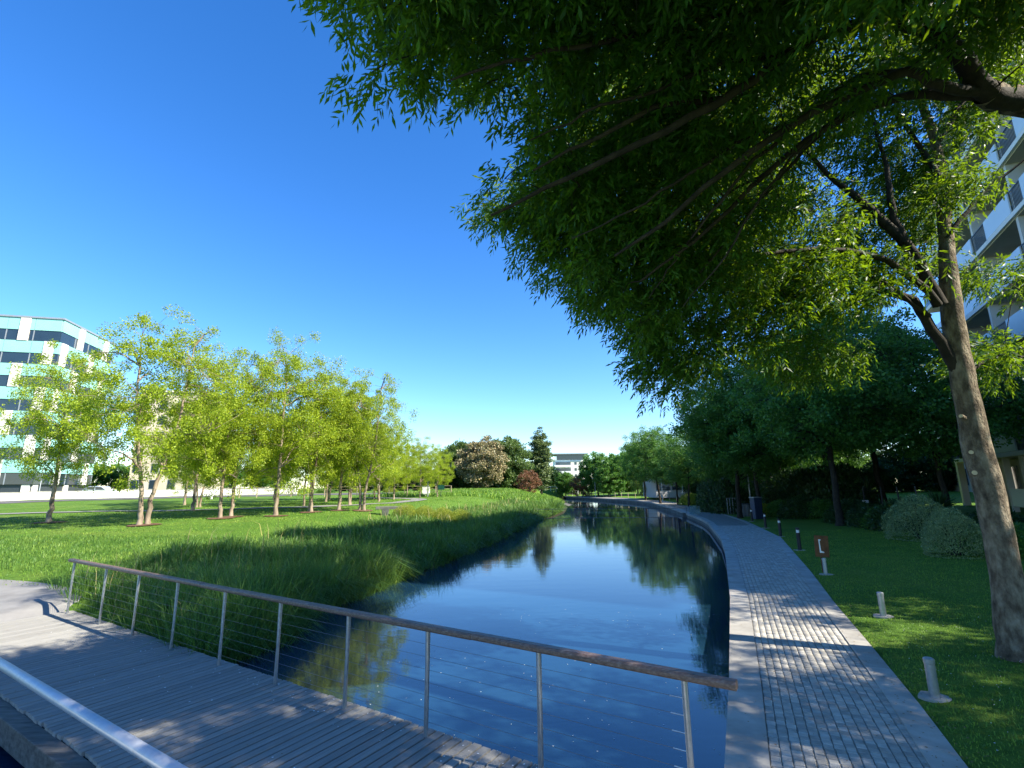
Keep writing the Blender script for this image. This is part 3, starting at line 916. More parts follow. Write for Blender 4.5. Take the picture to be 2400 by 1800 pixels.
def px_limb_a(pts, *a):
    return px_limb([(x, y, d if i == 0 else d*(1-.09*min(i, 3)/3)) for i, (x, y, d) in enumerate(pts)], *a)

# --- tree leaning in from beyond the right edge, its crown over bridge and water
base_a = np.array([8.7, 2.6, gzs(8.7, 2.6)])
q0 = [at(2400, 240, 5.6), at(2310, 215, 5.4), at(2240, 120, 5.3), at(2150, 60, 5.2), at(1990, 15, 5.0), at(1850, -60, 4.8), at(1600, -200, 4.5)]
trunkA = [limb([(8.7, 2.6, -.1), (8.55, 2.7, 1.5), (8.2, 3.0, 3.6), (7.3, 3.7, 5.3), q0[0], q0[1]], .24, .125, 24, .01, 2)]
LA = [limb(q0[0:], .125, .02, 26, .02, 3)]
LA += [
    px_limb_a([(2310, 215, 5.4), (2215, 205, 5.4), (2130, 165, 5.4), (2050, 200, 5.4), (1900, 265, 5.3), (1700, 400, 5.3), (1560, 520, 5.4), (1440, 600, 5.5)], .06, .012, 22, .02, 11),
    px_limb_a([(2305, 225, 5.5), (2150, 222, 5.7), (2060, 245, 5.8), (1950, 290, 5.9), (1800, 400, 6.0), (1650, 545, 6.1), (1500, 660, 6.2)], .055, .011, 22, .02, 12),
    px_limb_a([(2080, 45, 5.1), (1950, 70, 5.0), (1850, 125, 5.0), (1700, 230, 5.0), (1500, 335, 5.0), (1300, 430, 5.2), (1150, 505, 5.3)], .06, .012, 22, .02, 13),
    px_limb_a([(1990, 15, 5.0), (1800, 12, 4.8), (1500, 80, 4.6), (1250, 130, 4.3), (1050, 190, 4.1)], .035, .007, 18, .02, 14),
    px_limb_a([(1850, -60, 4.8), (1500, -100, 4.3), (1150, -60, 4.0), (900, 20, 3.8)], .035, .006, 18, .02, 15),
    px_limb_a([(2400, 240, 5.6), (2600, 0, 6.0), (2600, -400, 7.0)], .08, .02, 12, .03, 16),
    px_limb_a([(2130, 165, 5.4), (2000, 190, 5.4), (1850, 300, 5.4), (1720, 430, 5.5), (1620, 560, 5.6)], .035, .008, 18, .03, 17),
    px_limb_a([(1950, 290, 5.9), (1850, 390, 6.1), (1740, 520, 6.3), (1640, 640, 6.4)], .028, .007, 14, .03, 18),
    px_limb_a([(1700, 230, 5.0), (1550, 250, 4.8), (1380, 330, 4.8), (1250, 400, 4.9)], .032, .008, 14, .03, 19),
    px_limb_a([(2050, 200, 5.4), (1900, 330, 5.3), (1780, 470, 5.4), (1690, 610, 5.6), (1600, 720, 5.9)], .02, .005, 16, .03, 21),
    px_limb_a([(1900, 265, 5.3), (1740, 330, 5.2), (1600, 420, 5.2), (1470, 500, 5.3), (1340, 560, 5.4)], .022, .005, 16, .03, 22),
    px_limb_a([(1850, 125, 5.0), (1680, 150, 4.8), (1520, 220, 4.7), (1360, 270, 4.7), (1240, 330, 4.8)], .024, .005, 16, .03, 23),
    px_limb_a([(1800, 400, 6.0), (1690, 470, 5.9), (1590, 600, 6.0), (1520, 700, 6.2)], .018, .005, 14, .03, 24),
    px_limb_a([(1600, -200, 4.5), (1300, -350, 4.4), (1000, -300, 4.2)], .03, .008, 12, .03, 20),
]
polyA = [(900, -700), (895, -40), (960, 30), (1000, 110), (1080, 170), (1140, 190), (1220, 150), (1330, 240), (1330, 340), (1270, 420), (1150, 500), (1190, 535), (1290, 555), (1340, 620), (1345, 690), (1420, 690), (1470, 760), (1540, 800), (1640, 720), (1740, 590), (1830, 450), (1930, 300), (2080, 200), (2250, 120), (2450, 80), (2700, -100), (2700, -700)]
ra = np.random.default_rng(77)
sx = ra.uniform(780, 2700, 7000); sy = ra.uniform(-700, 900, 7000)
k = in_poly(sx, sy, polyA)
k &= ~((sx > 1650) & (sy > -80) & (ra.uniform(size=7000) < .93))
k &= ~((sy < -60) & (ra.uniform(size=7000) < .4))
sx, sy = sx[k], sy[k]
boughs = []
for x, y in zip(sx, sy):
    d = 3.9 + 2.4*min(max(y, -300), 800)/750 + (x-800)/1600*1.0 + ra.choice([-.25, .35, .95])
    p = at(x, y, d)
    if all(np.linalg.norm(p-q) > .43 for q in boughs):
        boughs.append(p)
CA = []
for p in boughs:
    m_ = ra.integers(4, 8)
    sag = np.array([-.35, .05, -.30])
    for j in range(m_):
        CA.append(p + sag*ra.uniform(-.6, .8) + ra.normal(size=3)*np.array([.17, .17, .10]))
for i in range(300):   # unseen crown round its own trunk, filled out to shade path and deck
    u_ = ra.normal(size=3); u_ /= np.linalg.norm(u_)
    CA.append(np.array([9.6, 2.6, 6.4]) + u_*np.array([2.9, 3.0, 2.5])*ra.uniform(.35, 1))
for i in range(95):  # unseen clumps added beside the view as shade for the deck's right end
    u_ = ra.normal(size=3); u_ /= np.linalg.norm(u_)
    CA.append(np.array([5.6, 1.8, 6.2]) + u_*np.array([1.7, 1.2, 1.1])*ra.uniform(.3, 1))
for i in range(150):    # unseen boughs added just above the view to shade the deck
    CA.append(at(ra.uniform(1350, 2150), ra.uniform(-340, -80), ra.uniform(3.5, 4.5)))
for i in range(70):  # overhead clumps out of view, added to darken the deck with their shadow
    u_ = ra.normal(size=3); u_ /= np.linalg.norm(u_)
    CA.append(np.array([3.0, 1.9, 6.1]) + u_*np.array([1.3, 1.0, .8])*ra.uniform(.3, 1))
for i in range(90):  # further unseen clumps, added to block a sun patch on the deck
    u_ = ra.normal(size=3); u_ /= np.linalg.norm(u_)
    CA.append(np.array([4.95, 2.65, 6.5]) + u_*np.array([1.0, .85, .8])*ra.uniform(.2, 1))
CA = np.array(CA)
build_ash('ash_tree', 'dark ash bough with dense narrow leaves hanging over the footbridge and water', trunkA, LA, CA, 33, base_a, per=22, ll=.105, rad=.25, lw=.25, outdir=(-.35, .05, -.45))

# ------------------------------------------------------------------ birch grove on the left lawn
B = {}
B['a'] = gen_tree('birch_a', 3, 9.1, 2.2, 3.0, 3.7, .13, 220, 180, .085, M['birch_leaf'], M['birch_bark'], sig=.42, droop=.5, stems=1, shell=.35, lw=.6)
B['b'] = gen_tree('birch_b', 8, 9.4, 2.2, 3.4, 3.9, .14, 240, 180, .085, M['birch_leaf'], M['birch_bark'], sig=.42, droop=.5, stems=2, shell=.35, lw=.6)
B['c'] = gen_tree('birch_c', 15, 9.9, 2.2, 2.9, 4.2, .12, 220, 180, .085, M['birch_leaf'], M['birch_bark'], sig=.42, droop=.6, stems=1, shell=.35, lw=.6, lean=.04)
GB = 'birches of the grove on the left lawn'
front = [((113, 1226), 'a', .9, 'leaning single-stem birch in front of the glass office building'),
         ((335, 1232), 'b', 1.0, 'large twin-stemmed birch standing between office building and canal bank'),
         ((515, 1216), 'c', .9, 'birch beside the twin-stemmed birch, its paler neighbour close behind it'),
         ((541, 1212), 'a', .8, 'slim birch growing right against its taller neighbour'),
         ((645, 1210), 'c', 1.05, 'tallest birch in the grove with pale tan trunk'),
         ((727, 1201), 'b', .92, 'birch with straight light trunk between tallest birch and the dark forked one'),
         ((795, 1197), 'a', .92, 'birch with dark shaded trunk forking low'),
         ((848, 1197), 'b', .94, 'birch with weeping branches on the grove edge by stone bench')]
for i, (p, kk, s, lab) in enumerate(front):
    g = onground(*p)
    place_tree('birch_tree', B[kk], g[0], g[1], lab, GB, rz=i*1.9+.4, s=s)
    mb = MB(); n = 14
    mb.add([(g[0]+.62*math.cos(a)*(1+.15*math.sin(3*a)), g[1]+.62*math.sin(a), gzs(g[0]+.62*math.cos(a), g[1]+.62*math.sin(a))+.035) for a in np.linspace(0, 2*PI, n, endpoint=False)]+[(g[0], g[1], gzs(g[0], g[1])+.07)], [(j, (j+1) % n, n) for j in range(n)])
    tag(mb.build('mulch', M['mulch'], smooth=True), 'brown mulch ring around a birch trunk', kind='structure')
rbk = np.random.default_rng(9)
back = [(-20.5, 32), (-23, 36.5), (-15.5, 37), (-19, 40), (-12.6, 38.5), (-16.5, 44), (-22, 46), (-27, 41), (-31, 47), (-12, 44.5), (-18.5, 50), (-25, 52), (-14.2, 51)]
for i, (x, y) in enumerate(back):
    place_tree('birch_tree', B['abc'[i % 3]], x, y, 'slender birch deeper in the grove behind the front row', GB+', back rows', rz=i*2.3, s=rbk.uniform(.68, .9))
for i, (px, py, Y, s) in enumerate([(925, 1166, 50, .92), (985, 1164, 53, .9), (1025, 1162, 56, .82), (890, 1168, 48, .86), (955, 1160, 60, .85)]):
    x = (px-1200)/F*Y*.99
    place_tree('birch_tree', B['abc'[(i+1) % 3]], x, Y, 'small rounded birch by the paddock fence', 'birches by the paddock fence', rz=i*1.3, s=s*.86, sz=s*.74)

# ------------------------------------------------------------------ trees along the right lawn and the far end of the canal
R_ = {}
R_['a'] = gen_tree('maple_a', 101, 10.5, 2.0, 4.4, 4.3, .2, 300, 140, .14, M['maple_leaf'], M['bark_dark'], sig=.62, shell=.5, lw=.7, bot=.25)
R_['b'] = gen_tree('maple_b', 117, 11.5, 2.3, 4.1, 4.7, .2, 300, 140, .14, M['maple_leaf'], M['bark_dark'], sig=.62, shell=.5, lw=.7, lean=-.05, bot=.25)
GR = 'trees along the right lawn'
for i, (p, kk, s, lab) in enumerate([((1970, 1232), 'a', 1.14, 'dense dark tree on the lawn behind the rusty sign'),
                                     ((1735, 1214), 'b', 1.05, 'tree with leaning trunk next to the litter bins'),
                                     ((1783, 1215), 'a', 1.0, 'tree beside the dark blue cabinet')]):
    g = onground(*p)
    place_tree('lawn_tree', R_[kk], g[0], g[1], lab, GR, rz=1.1*i+.3, s=s)
for x, y, kk, s, lab in ((16.5, 7.0, 'a', .85, 'unseen lawn tree added to shade the grass before the apartment balconies'), (15.5, 1.0, 'b', .95, 'unseen lawn tree added behind the overhanging ash to shade the path')):  # two unseen trees added right of the view to cast shade
    place_tree('lawn_tree', R_[kk], x, y, lab, GR, rz=x, s=s)
for i, (x, y, kk, s) in enumerate([(24.5, 33, 'b', 1.25), (25.5, 40, 'a', 1.3), (20.0, 45, 'b', 1.0), (27, 50, 'a', 1.05), (22.5, 26.0, 'a', 1.0), (17.4, 38.5, 'a', .8), (34, 52, 'b', 1.0), (36, 64, 'a', 1.1), (31, 68, 'b', 1.0), (29, 57, 'a', .95)]):
    place_tree('lawn_tree', R_[kk], x, y, 'dark leafy tree in the shaded row before the apartment block', GR+', shaded row', rz=i*2.1, s=s)
for i, (px, Y, kk, s, lab) in enumerate([(1600, 56, 'b', .78, 'tree with sunlit pale trunk by the low glazed building'), (1575, 62, 'a', .75, 'slim tree with pale trunk between path posts and low building'), (1535, 66, 'b', .92, 'rounded tree overhanging the path at the canal bend'), (1502, 80, 'a', .98, 'sunlit tree behind the canal bend')]):
    x = (px-1200)/F*Y*1.0
    place_tree('lawn_tree', R_[kk], x, Y, lab, GR+', far end', rz=i*1.7+2, s=s)
FT = {}
FT['chest'] = gen_tree('chestnut', 201, 12.0, .9, 5.2, 5.8, .3, 280, 130, .34, M['chestnut_leaf'], M['bark_dark'], sig=1.1, shell=.7, lw=.8)
FT['bloss'] = gen_tree('chestnut_bloom', 205, 12.0, .9, 5.4, 5.8, .3, 280, 130, .34, M['blossom_leaf'], M['bark_dark'], sig=1.05, shell=.72, lw=.8)
FT['pop'] = gen_tree('poplar', 207, 17.0, 1.0, 1.55, 8.0, .25, 300, 90, .24, M['poplar_leaf'], M['bark_dark'], sig=.62, shell=.3, lw=.8)
FT['red'] = gen_tree('red_shrub', 209, 4.6, .4, 2.9, 2.2, .12, 110, 90, .16, M['red_leaf'], M['bark_dark'], sig=.5, shell=.7, lw=.8)
FT['mid'] = gen_tree('mid_tree', 211, 9.0, 1.2, 4.0, 4.0, .2, 190, 130, .24, M['maple_leaf'], M['bark_dark'], sig=.75, shell=.65, lw=.8)
FT['yel'] = gen_tree('weeping', 213, 4.6, .5, 2.6, 2.1, .1, 110, 90, .12, M['yellow_leaf'], M['bark_dark'], sig=.5, droop=.6, shell=.6, lw=.6)
FT['dark'] = gen_tree('hedge_tree', 215, 6.0, .5, 3.6, 2.9, .16, 150, 120, .24, M['dark_leaf'], M['bark_dark'], sig=.7, shell=.7, lw=.8)
def far(name, kk, px, Y, s, sz, lab, group=None, cat='tree', rz=0.0):
    x = (px-1200)/F*Y*.985
    return place_tree(name, FT[kk], x, Y, lab, group, rz, s, sz, cat)
far('chestnut_tree', 'chest', 1072, 104, .80, .84, 'dark green chestnut left of the flowering chestnut', rz=.5)
far('chestnut_tree', 'bloss', 1128, 100, .90, .86, 'big chestnut covered in brownish fading blossom', rz=1.5)
far('chestnut_tree', 'chest', 1186, 106, .90, .94, 'green chestnut between flowering chestnut and copper shrub', rz=2.5)
far('copper_shrub', 'red', 1238, 99, .92, .95, 'rounded copper-brown shrub at the poplar foot', cat='shrub')
far('poplar_tree', 'pop', 1266, 112, 1.45, .88, 'tall columnar poplar beside the far pale apartment block')
far('broadleaf_tree', 'mid', 1322, 118, .62, .62, 'small green tree in front of the far apartment block', rz=.4)
far('copper_shrub', 'red', 1362, 114, 1.0, 1.15, 'purple-brown shrub beyond the far quay', cat='shrub', rz=2)
for i, (px, Y, s, sz) in enumerate([(1398, 110, 1.05, 1.05), (1446, 106, 1.1, 1.0), (1490, 110, 1.1, 1.12), (1422, 104, .8, .72)]):
    far('broadleaf_tree', 'mid', px, Y, s, sz, 'sunlit green tree behind the far quay fence', 'trees behind the far quay', rz=i*1.4)
far('weeping_shrub', 'yel', 1508, 88, 1.0, 1.0, 'bright lime weeping shrub by the canal bend', cat='shrub')
for i, (px, Y) in enumerate([(895, 98), (940, 100), (985, 97), (1030, 101), (845, 99), (790, 97), (1295, 128), (1345, 129), (1420, 131), (1470, 129), (1525, 104), (1560, 100)]):
    far('hedge_tree', 'dark', px, Y, .95, .72, 'dark bushy hedge tree at the far park edge', 'hedge trees at the far park edge', rz=i*.9)

# ------------------------------------------------------------------ shrubs
def gen_shrub(name, seed, rx, ry, rz, n, leaf, mat, lw=.6, inner=.55):
    r = np.random.default_rng(seed)
    u = r.normal(size=(n, 3)); u /= np.linalg.norm(u, axis=1)[:, None]
    u[:, 2] = np.abs(u[:, 2])*1.0 - .25*(r.uniform(size=n) < .35)
    lob = 1 + .13*wobble(u[:, 0]*3, u[:, 1]*3+u[:, 2]*2.5, 1.3, seed)
    rad = (inner + (1-inner)*r.uniform(0, 1, n)**.4)*lob
    P = u*np.array([rx, ry, rz])*rad[:, None]
    P[:, 2] = np.maximum(P[:, 2] + rz*.12, .01)
    A = u*.8 + r.normal(size=(n, 3))*.6 + np.array([0, 0, .15])
    Ln = leaf*r.uniform(.7, 1.3, n)
    v, f = leaf_quads(P, A, Ln, Ln*lw, seed)
    fol = mesh_np(name+'_foliage', v, f); fol.materials.append(mat)
    segs = []
    for k in range(14):
        e = P[r.integers(n)]
        segs.append((np.array([(e[0]*.12, e[1]*.12, -.05), e*np.array([.5, .5, .6]), e]), np.array([.02, .013, .005])))
    tv, tf = np_tubes(segs, 5)
    st = mesh_np(name+'_stems', tv, tf); st.materials.append(M['bark_dark'])
    return st, fol
S_ = {'box': gen_shrub('box', 1, 1.0, 1.0, 1.25, 15000, .045, M['box_leaf'], .55, .8),
      'lime': gen_shrub('lime', 6, 1.0, 1.0, 1.2, 9000, .06, M['yellow_leaf'], .5, .7),
      'dark': gen_shrub('dark', 2, 1.5, 1.2, 1.2, 6500, .11, M['dark_leaf'], .6, .5),
      'mid': gen_shrub('mid', 3, 1.4, 1.2, 1.1, 6500, .10, M['maple_leaf'], .6, .5),
      'yel': gen_shrub('yel', 4, 1.3, 1.1, 1.1, 6000, .10, M['yellow_leaf'], .6, .5)}
def shrub(name, kk, x, y, s, sz, lab, group=None, rz=0.0):
    return place_tree(name, S_[kk], x, y, lab, group, rz, s, sz, 'shrub', parts=('stems', 'foliage'))
for i in range(14):
    far('hedge_tree', 'dark', 1056+17*i, 124+(i*5) % 7, 1.0, .95, 'dark bushy hedge tree behind the chestnuts', 'hedge trees behind the chestnuts', rz=i*1.7)
for i in range(10):
    far('hedge_tree', 'dark', 1650+75*i, 76-2.2*i, 1.0, .9, 'dark hedge tree closing the view behind the right-hand lawn', 'hedge trees behind the right-hand lawn', rz=i*1.1)
g = onground(2185, 1268); shrub('variegated_shrub', 'box', g[0]+.3, g[1]+.8, 1.2, 1.15, 'larger pale variegated round shrub behind its smaller twin')
g = onground(2275, 1306); shrub('variegated_shrub', 'box', g[0], g[1]+.4, .85, .95, 'smaller pale variegated round shrub beside the mottled trunk', rz=2)
for i, (px, py, kk, s, sz) in enumerate([(1840, 1212, 'mid', 1.0, .9), (1880, 1216, 'dark', 1.1, 1.0), (1925, 1216, 'mid', 1.0, .95), (2010, 1228, 'dark', 1.0, .9), (2055, 1236, 'dark', 1.0, .8), (2100, 1242, 'mid', .9, .8), (2135, 1246, 'dark', 1.0, 1.0), (2370, 1275, 'dark', 1.0, .8), (2400, 1310, 'mid', .9, .75)]):
    g = onground(px, py)
    shrub('border_shrub', kk, g[0]+.4, g[1]+.8, s, sz, 'low dark shrub in the border along the lawn edge', 'border shrubs along the right lawn', rz=i)
for i, (px, py) in enumerate([(1812, 1212), (1870, 1206)]):
    g = onground(px, py); shrub('golden_shrub', 'yel', g[0], g[1]+1, .8, .75, 'golden-leaved shrub catching light in the right border', 'golden shrubs in the right border', rz=i)
for i, (x, y, s, lab) in enumerate([(21.5, 60, 1.25, 'bright yellow shrub by the pale tree trunks'), (24.5, 62, 1.3, 'yellow-green shrub next to the low glazed building')]):
    shrub('golden_shrub', 'yel', x, y, s, s*.9, lab, rz=i)
for i, (px, py) in enumerate([(1690, 1205), (1665, 1200), (1712, 1208)]):
    g = onground(px, py); shrub('tall_shrub', 'dark', g[0]+1.2, g[1]+2.5, 1.2, 2.3, 'tall dark shrub behind the leaning tree', 'tall shrubs behind the leaning tree', rz=i)
for i in range(9):
    shrub('tall_shrub', 'dark', 22.5+.9*i, 34+3.6*i, 1.6, 2.4, 'tall dark shrub in the hedge behind the shaded row of trees', 'hedge shrubs behind the shaded row', rz=i)
for i in range(12):
    far('broadleaf_tree', 'mid', -40+62*i+ (i*37) % 29, 118+(i*7) % 9, .95, .8, 'green tree in the belt behind the road', 'tree belt behind the road', rz=i)
for i in range(4):
    shrub('clipped_hedge_shrub', 'lime', -6.3+1.05*i, 29.2+.35*i, .75, .62, 'pale low shrub in the clump behind the stone bench', 'pale shrubs behind the stone bench', rz=i)
for i in range(9):
    x = -68+5.2*i; shrub('kerb_shrub', 'yel' if i % 3 else 'mid', x+6, 78+.6*i, 1.1, .6, 'low yellow-green shrub beyond the road wall', 'shrubs beyond the road wall', rz=i)

# yucca: rosette of blades
def yucca(px, py, label):
    g = onground(px, py)
    e = empty('yucca', g); tag(e, label, 'plant')
    r = np.random.default_rng(4)
    MB().tube([(0, 0, -.05), (.02, 0, .5), (0, .02, .9)], [.07, .06, .05], 8).build('stem', M['bark'], e)
    n = 150
    a = r.uniform(0, 2*PI, n); el = r.uniform(-.2, 1.4, n)
    A = np.stack([np.cos(a)*np.cos(el), np.sin(a)*np.cos(el), np.sin(el)], 1)
    v, f = leaf_quads(np.tile([0, 0, .9], (n, 1))+A*.05, A, r.uniform(.6, .95, n), .05, 5)
    tag(obj('leaves', mesh_np('leaves', v, f), M['dark_leaf'], e), kind='stuff')
yucca(2210, 1238, 'spiky dark yucca behind the pale round shrubs')

# ------------------------------------------------------------------ grass
def blades(P, Hh, W, lean, seed, name, mat, label, segs=2):
    r = np.random.default_rng(seed)
    n = len(P)
    a = r.uniform(0, 2*PI, n)
    S = np.stack([np.cos(a), np.sin(a), np.zeros(n)], 1)*W[:, None]*.5
    Ld = lean*Hh[:, None]
    up_ = np.array([0, 0, 1.0])
    v0a, v0b = P-S, P+S
    m = P + up_*Hh[:, None]*.6 + Ld*.3
    v1a, v1b = m-S*.75, m+S*.75
    ln = np.linalg.norm(lean, axis=1)
    tip = P + up_*(Hh*np.maximum(.15, 1-.55*ln**2))[:, None] + Ld*.9
    V = np.stack([v0a, v0b, v1b, v1a, tip], 1).reshape(-1, 3)
    o = (np.arange(n)*5)[:, None]
    Fc = np.concatenate([o+np.array([[0, 1, 2]]), o+np.array([[0, 2, 3]]), o+np.array([[3, 2, 4]])])
    return tag(obj(name, mesh_np(name, V, Fc), mat), label, kind='stuff')

rg = np.random.default_rng(101)
# tufts along the left bank
nt_ = 4200
ty = 7.6 + 50*rg.uniform(0, 1, nt_)**1.9
dd = np.where(rg.uniform(size=nt_) < .38, rg.uniform(-.15, .9, nt_), rg.uniform(.5, 6.2, nt_))
dd *= np.interp(ty, [7, 10, 14, 60], [.55, .9, 1.0, .85])
tx = Eb(ty) - dd
# keep clear of the deck
c_ = tx*BN[0]+ty*BN[1]
kk = c_ > 4.42
tx, ty, dd = tx[kk], ty[kk], dd[kk]
per = 34
n = len(tx)*per
ti = np.repeat(np.arange(len(tx)), per)
th = (.34 + .45*np.clip(1-dd/3.5, 0, 1))*(1+.55*wobble(tx, ty, .9, 2))*rg.uniform(.55, 1.5, len(tx))
a = rg.uniform(0, 2*PI, n); q = rg.uniform(0, 1, n)**.6
sp = (.16+.006*ty)[ti]
X = tx[ti] + np.cos(a)*q*sp; Y = ty[ti] + np.sin(a)*q*sp
lean = np.stack([np.cos(a), np.sin(a), np.zeros(n)], 1)*(q*.9)[:, None] + rg.normal(size=(n, 3))*np.array([.22, .22, 0])
lean[:, 0] += .25*np.clip(1-dd[ti]/1.2, 0, 1)
Hh = th[ti]*rg.uniform(.55, 1.2, n)
W = (.007 + .00075*ty[ti])*rg.uniform(.7, 1.3, n)
P = np.stack([X, Y, np.maximum(gz(X, Y), -.45)], 1)
blades(P, Hh, W, lean, 5, 'bank_grass', M['grass_tall'], 'long lush grass tufts covering the canal bank')
# meadow grass behind the bank at the far end and mown lawn blades
n = 42000
Y = 12 + 46*rg.uniform(0, 1, n)**1.4
X = Eb(Y) - rg.uniform(3, 26, n)
Hh = rg.uniform(.03, .075, n)*(1+.3*wobble(X, Y, .8))
W = (.006+.0008*Y)*rg.uniform(.7, 1.2, n)
blades(np.stack([X, Y, gz(X, Y)], 1), Hh, W, rg.normal(size=(n, 3))*np.array([.6, .6, 0]), 6, 'lawn_grass', M['grass_short'], 'short mown grass on the left lawn')
n = 92000
Y = 3.0 + 22*rg.uniform(0, 1, n)**1.8
X = Rb(Y) + .02 + rg.uniform(0, 1, n)**1.1*(9+.25*Y)
Hh = rg.uniform(.02, .06, n)*(1+.3*wobble(X, Y, 2.0))
W = (.005+.0008*Y)*rg.uniform(.7, 1.2, n)
blades(np.stack([X, Y, gz(X, Y)-.005], 1), Hh, W, rg.normal(size=(n, 3))*np.array([.6, .6, 0]), 7, 'lawn_grass', M['grass_short'], 'short mown grass on the right lawn beside the path')
# grass beside the landing
n = 26000
X = rg.uniform(-20, -8.6, n); Y = rg.uniform(9.5, 18, n)
c_ = X*BN[0]+Y*BN[1]
tt_ = (X-1.6)*BD[0]+(Y-3.95)*BD[1]
dl = np.min(np.hypot(X[:, None]-cl[None, :, 0], Y[:, None]-cl[None, :, 1]), axis=1)
kk = (dl > 2.0) & ~((c_ < 4.45) & (tt_ < 13))
X, Y = X[kk], Y[kk]; n = len(X)
Hh = rg.uniform(.04, .16, n); W = .014*rg.uniform(.7, 1.2, n)
blades(np.stack([X, Y, gz(X, Y)], 1), Hh, W, rg.normal(size=(n, 3))*np.array([.5, .5, 0]), 8, 'verge_grass', M['grass_tall'], 'rough verge grass beside the bridge landing')
# tall grass by the far fence
n = 16000
Y = rg.uniform(56, 100, n); X = Eb(Y) - rg.uniform(-.3, 22, n)
blades(np.stack([X, Y, gz(X, Y)], 1), rg.uniform(.2, .55, n), .09*rg.uniform(.7, 1.3, n), rg.normal(size=(n, 3))*np.array([.4, .4, 0]), 9, 'meadow_grass', M['grass_short'], 'tall meadow grass at the far end of the bank')
# daisies
def specks(name, X, Y, Z, size, mat, label, seed):
    r = np.random.default_rng(seed); n = len(X)
    a = r.uniform(0, 2*PI, n); s = size*r.uniform(.6, 1.3, n)
    V = []
    for k in range(5):
        th = a+2*PI*k/5; rr = s*r.uniform(.6, 1.1, n)
        V.append(np.stack([X+rr*np.cos(th), Y+rr*np.sin(th), Z], 1))
    V = np.stack(V, 1).reshape(-1, 3)
    return tag(obj(name, mesh_np(name, V, (np.arange(n)*5)[:, None]+np.arange(5)), mat), label, kind='stuff')
n = 420
Y = rg.uniform(4, 9, n); X = Rb(Y)+rg.uniform(.3, 4, n)
specks('daisies', X, Y, gz(X, Y)+.05, .007, M['petal'], 'tiny white daisies scattered in the lawn grass', 1)
n = 230
Y = rg.uniform(4.6, 12, n); X = np.array([rg.uniform(max(Eb(y)+.6, -3), Lb(y)-.1) for y in Y])
specks('floating_petals', X, Y, np.full(n, WZ+.003), .008, M['petal'], 'white specks of blossom floating on the water', 2)
n = 150
t_a = rg.uniform(0, 11, n); c_a = np.where(rg.uniform(size=n) < .6, rg.uniform(3.7, 4.2, n), rg.uniform(2.3, 4.2, n))
pp = np.array([bp_(a_, b_) for a_, b_ in zip(t_a, c_a)])
specks('deck_specks', pp[:, 0], pp[:, 1], np.full(n, .008), .010, M['petal'], 'pale droppings and petals on the deck planks', 3)

# ------------------------------------------------------------------ apartment block on the right
FD = np.array([.46, .888, 0]); FD /= np.linalg.norm(FD)
FO = np.array([-FD[1], FD[0], 0])           # outward, towards the canal
F0 = np.array([28.4, 28.2, 0])
UZ = np.array([0, 0, 1.0])
def fp(s, o, z): return F0 + FD*s + FO*o + UZ*z
apt = empty('apartment_building', fp(10, -5, 1.0))
AB = np.array(apt.location)
def part(mb, name, mat, parent=None, bevel=0.0):
    mb.v = [tuple(np.array(p)-AB) for p in mb.v]
    return mb.build(name, mat, parent or apt, bevel=bevel)
S0, S1 = -22.5, 9.0
LEV = [3.95 + 2.9*k for k in range(7)]
tag(apt, 'white apartment block with stacked balconies behind the right-hand trees', 'building')
def fbox(s0, s1, o0, o1, z0, z1):
    return MB().box(fp((s0+s1)/2, (o0+o1)/2, (z0+z1)/2), (s1-s0, abs(o1-o0), z1-z0), FD, FO)
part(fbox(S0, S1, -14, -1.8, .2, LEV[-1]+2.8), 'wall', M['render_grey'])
part(fbox(S0-.6, S1+.6, -14.5, .5, LEV[-1]+2.8, LEV[-1]+3.15), 'roof', M['render_white'])
bay = 5.25
nb = 6
for k, z in enumerate(LEV):
    part(fbox(S0, S1, -1.8, .06, z-.14, z+.10), 'balcony_slab', M['render_white'])
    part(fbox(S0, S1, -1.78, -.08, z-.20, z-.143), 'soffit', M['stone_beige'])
    for b in range(nb):
        s = S0 + b*bay
        w_ = 3.9 if (b+k) % 2 == 0 else 3.2
        part(fbox(s+.06, s+w_, -.02, .05, z+.12, z+1.2), 'balcony_panel', M['frosted'], bevel=.01)
        part(fbox(s+w_+.02, s+bay-.06, -.01, .04, z+1.13, z+1.18), 'balcony_rail', M['frame_dark'])
        mb = MB()
        q = s+w_+.1
        while q < s+bay-.08:
            mb.box(fp(q, .015, z+.62), (.02, .02, 1.02), FD, FO); q += .12
        part(mb, 'balusters', M['frame_dark'])
        part(fbox(s-.12, s+.12, -1.78, -.1, z+.10, z+2.76), 'fin_wall', M['stone_cream'])
for k in range(-1, len(LEV)-0):
    z = LEV[k]+.12 if k >= 0 else 1.1
    for b in range(nb):
        s = S0 + b*bay
        for (a, c_) in ((.7, 2.6), (3.2, 4.9)):
            fr = part(fbox(s+a, s+c_, -1.82, -1.72, z+.05, z+2.3), 'window', M['frame_grey'])
            part(fbox(s+a+.08, s+c_-.08, -1.74, -1.70, z+.12, z+2.22), 'pane', M['glass_dark'], fr)
for b in range(nb+1):
    s = S0 + b*bay
    part(fbox(s-.2, s+.2, -.4, -.02, .2, LEV[0]-.145), 'column', M['stone_cream'])
    if b < nb:
        part(fbox(s+2.4, s+2.6, -.35, -.07, .2, LEV[0]-.145), 'column', M['stone_cream'])
        part(fbox(s+.3, s+2.3, -.12, -.06, 1.0, 2.0), 'garden_panel', M['frosted'])

